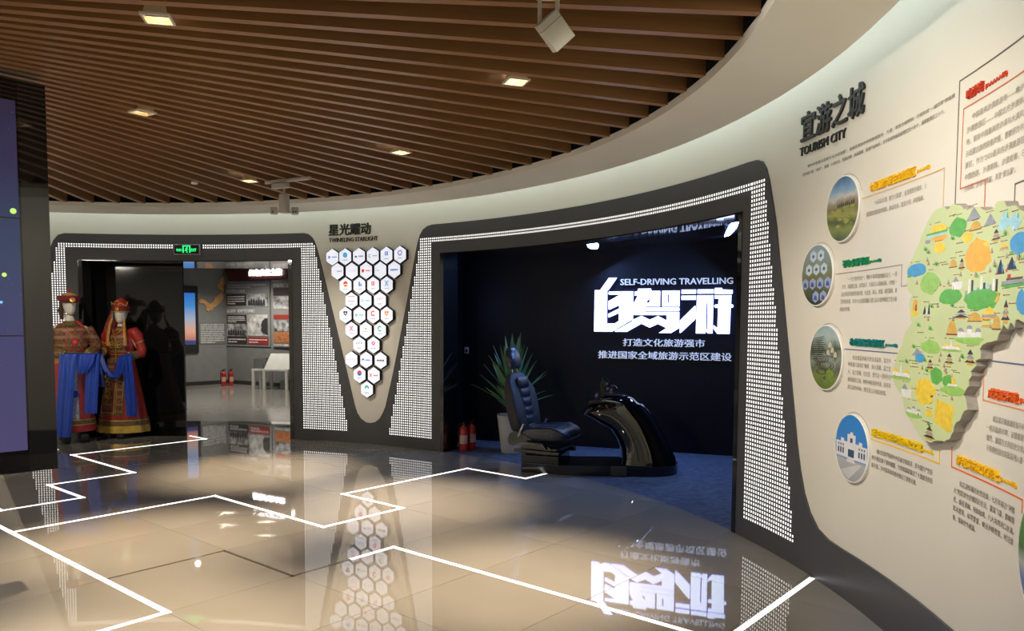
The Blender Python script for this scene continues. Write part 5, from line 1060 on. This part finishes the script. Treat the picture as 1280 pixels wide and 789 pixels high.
bm = lathe([(.026, 0), (.024, .008), (.012, .012)], 18); bm.transform(Matrix.Translation((.035, -.135, 1.69)) @ Matrix.Rotation(radians(90), 4, 'X')); md = O('medallion', bm, M_goldm, fem, True, True)
bm = lathe([(.012, 0), (.010, .008), (.003, .011)], 14); bm.transform(Matrix.Translation((.035, -.147, 1.69)) @ Matrix.Rotation(radians(90), 4, 'X')); O('coral_stone', bm, M_coral, md, True, True)
b = bmesh.new()
for q in (-1, 1): merge(b, tube([(.01+q*.02, -.11, 1.745), (.01+q*.05, -.10, 1.765), (.01+q*.075, -.07, 1.745), (.01+q*.095, -.05, 1.73), (.01+q*.115, -.04, 1.785)], [.008, .009, .008, .008, .005], 6)); 
merge(b, tube([(-.02, -.10, 1.78), (.01, -.09, 1.80), (.04, -.10, 1.78)], .006, 6)); O('gold_scrolls', b, M_goldm, fem, True, True)
O('veil', loft([[(x*1.0, y, z) for x, y in ((a0, -.02), (a1, -.055), (a2, -.02), (a2, .06), (a0, .06))] for z, a0, a1, a2 in ((1.70, -.115, -.09, -.06), (1.62, -.15, -.11, -.07), (1.52, -.20, -.14, -.08), (1.43, -.235, -.17, -.09), (1.36, -.25, -.19, -.12))], True), M_veil, fem, True, True)
for x, dx in ((-.065, -.02), (.10, .05)):
    O('bead_string', tube([(x, -.075, 1.645), (x+dx*.1, -.09, 1.56)], .008, 6), mat('beads', (.10, .30, .28), .3), fem, True, True)
    O('tassel', tube([(x+dx*.1, -.09, 1.565), (x+dx*.5, -.135, 1.48), (x+dx, -.165, 1.33), (x+dx*1.1, -.165, 1.21)], [.010, .018, .020, .022], 8), mat('tassel_gold', (.52, .24, .04), .6, noise=((60, 60, 4), .5)), fem, True, True)
for q in (-1, 1): O('shoe', rbox(.10, .26, .07, .03, 3, Matrix.Translation((q*.09+.02, -.16, .036))), M_shoe, fem, True, True)

# male figure
mal = thing('mannequin', 'male mannequin in brown and red patterned robe and brimmed hat, beside the video wall', 'mannequin', (-5.58, 9.78, 0), radians(36))
J = {'pel': ((0, 0, .98), (.13, .10)), 'waist': ((0, 0, 1.14), (.12, .09)), 'chest': ((0, 0, 1.36), (.155, .10)), 'nb': ((0, -.005, 1.49), (.06, .055)), 'nt': ((.0, -.02, 1.62), (.05, .05)),
     'ls': ((-.19, .0, 1.44), .055), 'le': ((-.26, -.02, 1.18), .045), 'lw': ((-.05, -.24, 1.10), .028), 'rs': ((.19, .0, 1.44), .055), 're': ((.28, .0, 1.17), .045), 'rw': ((.16, -.25, 1.11), .028),
     'lh': ((-.1, 0, .93), .085), 'lk': ((-.1, -.01, .5), .06), 'la': ((-.1, .0, .09), .04), 'lt': ((-.1, -.14, .04), .035), 'rh': ((.1, 0, .93), .085), 'rk': ((.1, -.01, .5), .06), 'ra': ((.1, .0, .09), .04), 'rt': ((.1, -.14, .04), .035)}
E_ = [e for e in E_ if not any(c in e[0]+e[1] for c in ('f', 'lp', 'rp', 't0', 't1', 't2'))]
fingers(J, E_, (-.05, -.24, 1.10), (.0, -.275, 1.10), (.8, -.5, -.3), (.4, .8, 0), (.1, -.4, .9), 'l')
fingers(J, E_, (.16, -.25, 1.11), (.15, -.30, 1.11), (-.1, -.8, -.4), (-.95, .2, 0), (0, -.4, .9), 'r')
skin_body(J, E_, ((.0, -.03, 1.725), radians(10)), mal)
def m_rob(z, n=48, g=0):
    K = ((.14, .26, .22), (.3, .25, .21), (.6, .22, .185), (.95, .185, .15), (1.12, .175, .135), (1.3, .20, .14), (1.42, .20, .125), (1.48, .14, .09), (1.51, .07, .07))
    for (a, ra, rb), (b, sa, sb) in zip(K, K[1:]):
        if z <= b: t_ = max(0, (z-a)/(b-a)); rx, ry = ra+(sa-ra)*t_, rb+(sb-rb)*t_; break
    else: rx, ry = K[-1][1:]
    return ring(0, 0, z, rx+g, ry+g, n, 2, .03*max(0, 1-z/.9), 9, 1)
O('robe', loft([m_rob(z) for z in (.14, .2, .3, .45, .6, .8, .95, 1.05, 1.12)], False), M_redb, mal, True, True)
O('vest', loft([m_rob(z, 48, .008) for z in (1.02, 1.12, 1.2, 1.3, 1.38, 1.42, 1.46, 1.49, 1.51)], False), M_brown, mal, True, True)
for z0, z1, m, g_ in ((.14, .23, M_redplain, .008), (.235, .28, M_olive, .008), (.285, .295, M_goldm, .009), (.225, .235, M_goldm, .009), (1.00, 1.06, mat('sash_orange', (.55, .20, .03), .5), .012)): bandring(z0, z1, m_rob, m, mal, 'robe_band', grow=g_)
front_panel(-.03, .05, .30, 1.0, .012, mat('apron_pale', (.32, .36, .46), .5, noise=(40, .4)), 'pale_apron', mal, m_rob); front_panel(-.09, -.03, .30, 1.0, .012, mat('apron_navy', (.015, .03, .14), .5), 'navy_apron', mal, m_rob)
bm = lathe([(.045, 0), (.045, .004)], 20); bm.transform(Matrix.Translation((.01, -.225, .62)) @ Matrix.Rotation(radians(96), 4, 'X')); O('round_motif', bm, mat('motif_blue', (.02, .05, .35), .5), mal, True, True)
for k, (x0, x1, z0, z1, m) in enumerate(((-.06, .13, 1.15, 1.385, M_redplain), (-.045, .115, 1.165, 1.37, M_olive), (-.02, .09, 1.19, 1.345, M_brown), (.0, .07, 1.21, 1.32, M_redplain))): front_panel(x0, x1, z0, z1, .012+.003*k, m, 'chest_square', mal, m_rob)
O('embroidered_flower', (lambda b: (b.transform(Matrix.Translation((.035, -.163, 1.265)) @ Matrix.Rotation(radians(90), 4, 'X')), b)[1])(lathe([(.022, 0), (.018, .004), (.004, .006)], 9)), M_coral, mal, True, True)
for k, z in enumerate((1.455, 1.44)): O('collar_trim', tube([(-.13, -.03-.004*k, z+.03), (-.06, -.115, z-.02), (.0, -.15, z-.09), (.06, -.115, z-.02), (.11, -.04, z+.03)], .008, 6), M_goldm if k else M_redplain, mal, True, True)
O('collar', loft([ring(0, -.01, z, r_, r_*.95, 24) for z, r_ in ((1.47, .12), (1.50, .085), (1.53, .068))], False), M_olive, mal, True, True)
O('red_scarf', tube([(.05, .02, 1.54), (.11, -.03, 1.49), (.14, -.06, 1.42), (.15, -.08, 1.33)], [.02, .03, .032, .012], 10), M_redplain, mal, True, True)
for q, s_, e, w in ((-1, (-.18, .0, 1.44), (-.27, -.02, 1.19), (-.07, -.215, 1.105)), (1, (.18, 0, 1.44), (.285, .0, 1.18), (.17, -.215, 1.115))):
    sleeve([s_, (s_[0]*1.15, s_[1], 1.38), (e[0], e[1], e[2]+.06), e, ((e[0]+w[0])/2, (e[1]+w[1])/2-.02, (e[2]+w[2])/2), w], [.075, .082, .07, .068, .062, .056], M_brown, mal)
    sleeve([((e[0]+w[0]*2)/3, (e[1]+w[1]*2)/3-.01, (e[2]+w[2]*2)/3), w], [.066, .060], M_olive, mal, 'cuff'); sleeve([w, (w[0]+.01, w[1]-.012, w[2])], [.062, .06], M_goldm, mal, 'cuff_trim')
    for k, zz in enumerate((1.40, 1.36, 1.32)): O('shoulder_band', tube([(s_[0]*1.08+q*.004*k, -.075-.002*k, zz+.03), (s_[0]*1.42+q*.002*k, -.05, zz-.0), (s_[0]*1.5, .03, zz)], .009, 6), (M_redplain, M_goldm, M_blue)[k], mal, True, True)
hx0, hy0 = 0, -.03
O('hat_brim', loft([ring(hx0, hy0, z, rx, ry, 32) for z, rx, ry in ((1.755, .092, .113), (1.76, .104, .126), (1.80, .128, .15), (1.845, .135, .158), (1.835, .10, .12))], False), M_dred, mal, True, True)
O('hat_crown', loft([ring(hx0, hy0, z, rx, ry, 28) for z, rx, ry in ((1.80, .11, .13), (1.84, .10, .12), (1.87, .07, .085), (1.885, .03, .035))], True), mat('crown_tan', (.45, .26, .12), .5), mal, True, True)
O('hat_finial', lathe([(.012, 1.88), (.02, 1.89), (.02, 1.905), (.008, 1.915), (.010, 1.93), (.003, 1.94)], 12, at=(hx0, hy0)), M_redplain, mal, True, True)
bm = lathe([(.034, 0), (.030, .010), (.014, .014)], 18); bm.transform(Matrix.Translation((.02, -.185, 1.79)) @ Matrix.Rotation(radians(70), 4, 'X')); md = O('medallion', bm, M_goldm, mal, True, True)
bm = lathe([(.015, 0), (.012, .010), (.003, .013)], 14); bm.transform(Matrix.Translation((.02, -.198, 1.795)) @ Matrix.Rotation(radians(70), 4, 'X')); O('coral_stone', bm, M_coral, md, True, True)
O('hair_tail', tube([(-.06, .07, 1.76), (-.08, .10, 1.66), (-.07, .10, 1.55)], [.03, .035, .02], 8), mat('fur_brown', (.07, .035, .015), .8), mal, True, True)
for q in (-1, 1): O('boot', rbox(.11, .30, .12, .04, 3, Matrix.Translation((q*.1, -.10, .061))), M_shoe, mal, True, True)
# blue ceremonial scarves held over the hands
def panel(rows, amp=.012, k=3, ph=0, n=18, bm=None):
    """rows of (x0, x1, z, y): hanging folded cloth, a few millimetres thick"""
    bm = bm or bmesh.new(); out = []
    for j, (x0, x1, z, y) in enumerate(rows):
        f = [(x0+(x1-x0)*i/n, y+amp*sin(2*pi*k*i/n+ph+.25*j), z) for i in range(n+1)]; out.append(f+[(x, yy+.006, zz) for x, yy, zz in reversed(f)])
    return loft(out, True, bm)
sc = thing('blue_scarf', 'long royal blue silk scarf draped over the hands of the male mannequin', 'scarf', (-5.4, 9.5, .1))
def SC(name, bm, parent):
    b = WL[parent.as_pointer()]
    for v in bm.verts: v.co -= b
    return O(name, bm, M_scarf, parent, True, True)
SC('hanging_end', panel([(-5.51, -5.33, 1.135, 9.56), (-5.53, -5.335, 1.12, 9.47), (-5.54, -5.34, 1.09, 9.455), (-5.56, -5.36, .8, 9.45), (-5.59, -5.39, .5, 9.45), (-5.61, -5.41, .24, 9.45), (-5.62, -5.435, .10, 9.45)], .009, 2), sc)
SC('middle_fold', panel([(-5.35, -5.12, 1.135, 9.60), (-5.35, -5.11, 1.12, 9.49), (-5.35, -5.12, 1.04, 9.475), (-5.34, -5.17, .95, 9.47), (-5.33, -5.22, .89, 9.47)], .012, 2.5), sc)
SC('short_end', panel([(-5.22, -5.08, 1.12, 9.53), (-5.21, -5.07, 1.08, 9.50), (-5.25, -5.09, .9, 9.51), (-5.27, -5.11, .65, 9.51), (-5.28, -5.13, .39, 9.51)], .012, 2), sc)
sc = thing('blue_scarf', 'royal blue silk scarf hanging in a loop between the hands of the female mannequin', 'scarf', (-5.05, 10.05, .3))
SC('left_end', panel([(-5.39, -5.31, 1.15, 10.06), (-5.40, -5.31, 1.12, 9.98), (-5.40, -5.30, .95, 9.98), (-5.41, -5.28, .8, 9.98), (-5.42, -5.27, .68, 9.98)], .010, 2), sc)
loop = [(-5.33, 9.99, 1.13), (-5.295, 9.97, 1.05), (-5.255, 9.96, .95), (-5.21, 9.955, .87), (-5.16, 9.95, .825), (-5.11, 9.95, .825), (-5.07, 9.955, .88), (-5.045, 9.96, .97), (-5.02, 9.98, 1.07)]
bm = bmesh.new(); rows = []
for i, p in enumerate(loop):
    a, b = Vector(loop[max(i-1, 0)]), Vector(loop[min(i+1, len(loop)-1)]); d = (b-a).normalized(); nn = Vector((-d.z, 0, d.x)); nn = -nn if nn.z < 0 else nn
    rows.append([Vector(p)+nn*(w*.045)+Vector((0, .014*sin(w*5), 0)) for w in (-1, -.5, 0, .5, 1)]+[Vector(p)+nn*(w*.045)+Vector((0, .014*sin(w*5)+.007, 0)) for w in (1, .5, 0, -.5, -1)])
SC('loop', loft(rows), sc)
SC('right_end', panel([(-5.03, -4.92, 1.11, 10.06), (-5.03, -4.905, 1.075, 9.98), (-5.02, -4.89, .9, 9.975), (-5.015, -4.865, .6, 9.975), (-5.0, -4.85, .42, 9.975), (-4.995, -4.86, .30, 9.975)], .012, 2.5), sc)

# ------------------------------------------------------------------ far grey room
def frame_mat(P, T): 
    n = Vector((T.y, -T.x)); return Matrix(((T.x, 0, n.x, P.x), (T.y, 0, n.y, P.y), (0, 1, 0, 0), (0, 0, 0, 1)))
ML_, MR_ = frame_mat(FA, tL), frame_mat(FB, tR)
t = thing_m('wall_screen', 'black framed screen showing a blue and orange dusk sky on the far grey wall', 'screen', ML_ @ Matrix.Translation((.05, .78, .0)))
O('frame', B(-.9, .31, 0, 1.56, 0, .06), M_black, t, False, True)
O('picture', B(-.86, .235, .19, 1.40, .06, .066), ramp_mat('dusk_picture', [(0, (.04, .06, .18)), (.07, (.05, .06, .2)), (.10, (.55, .22, .20)), (.25, (.85, .42, .26)), (.5, (.42, .48, .62)), (.75, (.05, .28, .72)), (1, (.02, .17, .62))], 'Y', .19, 1.40, emit=.8), t, False, True)
M_mapo = mat('far_map_orange', (.62, .34, .13), .5, noise=(12, .15))
t = thing_m('wall_map', 'orange map silhouette mounted on the far grey wall', 'map', ML_ @ Matrix.Translation((0, 1.75, .0)))
mp = [(.42,.28),(.47,.22),(.53,.24),(.58,.18),(.62,.10),(.60,.03),(.67,.0),(.70,.06),(.76,.03),(.78,.12),(.84,.14),(.90,.20),(.97,.26),(1.0,.33),(1.05,.38),(1.04,.46),(1.0,.52),(1.06,.60),(1.04,.72),(1.09,.80),(1.08,.95),(1.03,1.0),(.99,.94),(.95,.88),(.95,.80),(.90,.74),(.92,.64),(1.0,.60),(.96,.50),(.90,.45),(.84,.40),(.80,.30),(.72,.22),(.66,.24),(.60,.30),(.54,.33),(.47,.36)]
O('map_shape', prism([(x-.02, y*.86) for x, y in mp], 0, .02), M_mapo, t, False, True)
M_fw = mat('far_white_print', (.62, .62, .60), .5); M_fp = mat('far_panel_dark', (.035, .025, .022), .5); M_ph = mat('old_photo', (.30, .30, .30), .5, noise=(7, .9)); M_phl = mat('old_photo_light', (.45, .45, .43), .5, noise=(9, .5)); M_mar = mat('maroon_band', (.10, .022, .018), .4); M_fred2 = mat('far_red', (.30, .03, .02), .5)
def lines(x0, x1, z0, z1, n, zz, parent, last=.6, name='paragraph', m=None):
    bm = bmesh.new(); h = (z1-z0)/n; r_ = random.Random(int(x0*100+z0*37))
    for i in range(n):
        x = x0; e = x1 if i < n-1 else x0+(x1-x0)*last; y = z1-h*(i+.75)
        while x < e-.02: w = min(r_.uniform(.05, .2), e-x); prism([(x, y), (x+w, y), (x+w, y+h*.45), (x, y+h*.45)], zz, zz+.003, bm); x += w+.015
    return tag(O(name, bm, m or M_fw, parent, False, True), kind='stuff')
t = thing_m('text_panel', 'grey panel of small white text below the orange map', 'panel', ML_ @ Matrix.Translation((0, .97, 0)))
O('board', B(.40, 1.06, 0, .52, 0, .012), mat('far_text_board', (.15, .155, .155), .5), t, False, True); lines(.43, 1.03, .02, .50, 11, .012, t)
t = thing_m('lit_sign', 'blurred glowing white characters on a dark red band over the far display', 'sign', MR_ @ Matrix.Translation((0, 2.5, 0)))
O('band', prism([(.02, .28), (.18, .0), (3.0, .0), (3.0, .32), (.02, .32)], 0, .05, back=True), M_mar, t, False, True)
O('characters', text_bm('红色文化之旅', .92, 1.96, .09, .235, .05, .09, bold=.05), mat('far_sign_glow', (.9, .9, .9), .4, emit=(.95, .96, 1), es=5), t, False, True)
t = thing_m('history_display', 'grey display board with dark text panels and old photographs in the far room', 'display board', MR_ @ Matrix.Translation((0, .98, 0)))
O('board', B(.03, 1.53, -.05, 1.5, 0, .03), mat('far_board', (.23, .235, .23), .5), t, False, True)
lines(.12, 1.42, 1.33, 1.43, 2, .03, t)
O('upper_heading', text_bm('京绥铁路工人运动', .08, .70, 1.23, 1.31, .03, .04, bold=.02), M_fw, t, False, True)
O('lower_heading', text_bm('蒙古族第一批共产党员的诞生', .08, 1.05, .75, .83, .03, .04, bold=.02), M_fw, t, False, True)
for i, (x0, x1, z0, z1, m) in enumerate(((.08, .74, .92, 1.19, M_fp), (.79, 1.47, .90, 1.19, M_ph), (.08, .75, .49, .70, M_fp), (.08, .76, .19, .48, M_ph), (.80, 1.47, .20, .70, M_phl), (.08, .76, .0, .17, M_fp), (.80, 1.47, .0, .17, M_fred2))):
    p_ = O('panel', B(x0, x1, z0, z1, .03, .045), m, t, False, True)
    if m in (M_fp, M_fred2): lines(x0+.04, x1-.03, z0+.02, z1-.03, 4 if z1-z0 > .2 else 2, .045, t, .5)
    if i in (1, 3):
        b = bmesh.new(); r_ = random.Random(i)
        for k in range(7): x = x0+.06+k*(x1-x0-.1)/7; prism([(x-.03, z0+.02), (x+.05, z0+.02), (x+.04, z0+.12), (x+.01, z0+.17+r_.uniform(-.03, .03)), (x-.02, z0+.12)], .045, .048, b)
        tag(O('photo_figures', b, mat('photo_dark', (.03, .03, .035), .5), t, False, True), kind='stuff')
    if i == 4: O('silhouette', prism([(1.47, .22), (1.30, .27), (1.24, .34), (1.27, .40), (1.25, .46), (1.30, .56), (1.40, .62), (1.47, .62)], .045, .049), mat('photo_dark', (.03, .03, .035)), t, False, True)
t = thing_m('history_display', 'second far display board partly hidden by the right side of the doorway', 'display board', MR_ @ Matrix.Translation((0, .98, 0)))
O('board', B(1.62, 2.7, -.05, 1.5, 0, .05), mat('far_board', (.23, .235, .23), .5), t, False, True)
O('heading', text_bm('中国共产党领导', 1.68, 2.4, 1.33, 1.42, .05, .06, bold=.02), M_fw, t, False, True)
for x0, x1, z0, z1, m in ((1.68, 2.5, 1.14, 1.32, M_fp), (1.68, 2.5, .83, 1.12, M_ph), (1.68, 2.5, .60, .70, M_fred2), (1.68, 2.5, .32, .57, M_ph), (1.68, 2.5, .05, .30, mat('orange_text_board', (.42, .16, .06), .5, noise=(30, .6))), (1.68, 2.5, -.03, .02, M_phl)): O('panel', B(x0, x1, z0, z1, .05, .06), m, t, False, True)
t = thing('display_stand', 'white display table with a tilted white book stand in the far room', 'table', (-5.42, 17.45, 0), radians(-6))
O('top', rbox(.85, .45, .05, .008, 1, Matrix.Translation((.04, 0, .44))), M_white, t, False, True)
for x in (-.35, -.10, .42):
    for y in (-.19, .19): O('leg', B(x-.03, x+.03, y-.03, y+.03, 0, .42), M_white, t, False, True)
O('book_stand', prism([(-.12, .465), (.5, .465), (.5, .80), (-.02, .80)], -.02, .02, back=True).__class__ and loft([[(-.12, -.15, .466), (.5, -.15, .466), (.5, .15, .466), (-.12, .15, .466)], [(-.04, .05, .80), (.5, .05, .80), (.5, .12, .80), (-.04, .12, .80)]]), M_white, t, False, True)
O('glass_case', B(-.36, -.13, -.16, .16, .466, .70), mat('case_glass', (.5, .52, .52), .1, trans=.85), t, False, True)
O('plinth', B(.25, .45, -.15, .15, 0.001, .20), mat('plinth_grey', (.12, .12, .12), .5), t, False, True)
t = thing('ceiling_truss', 'metal ceiling truss with lamps over the far room', 'truss', (-6.0, 16.5, 2.70))
for y in (-.3, .5): O('bar', rbox(3.4, .05, .05, .01, 1, Matrix.Translation((0, y, 0))), M_dev, t, False, True)
for x in (-1.2, -.4, .4, 1.2): O('crossbar', rbox(.04, .8, .04, .01, 1, Matrix.Translation((x, .1, .0))), mat('truss_tan', (.35, .22, .12), .4), t, False, True)
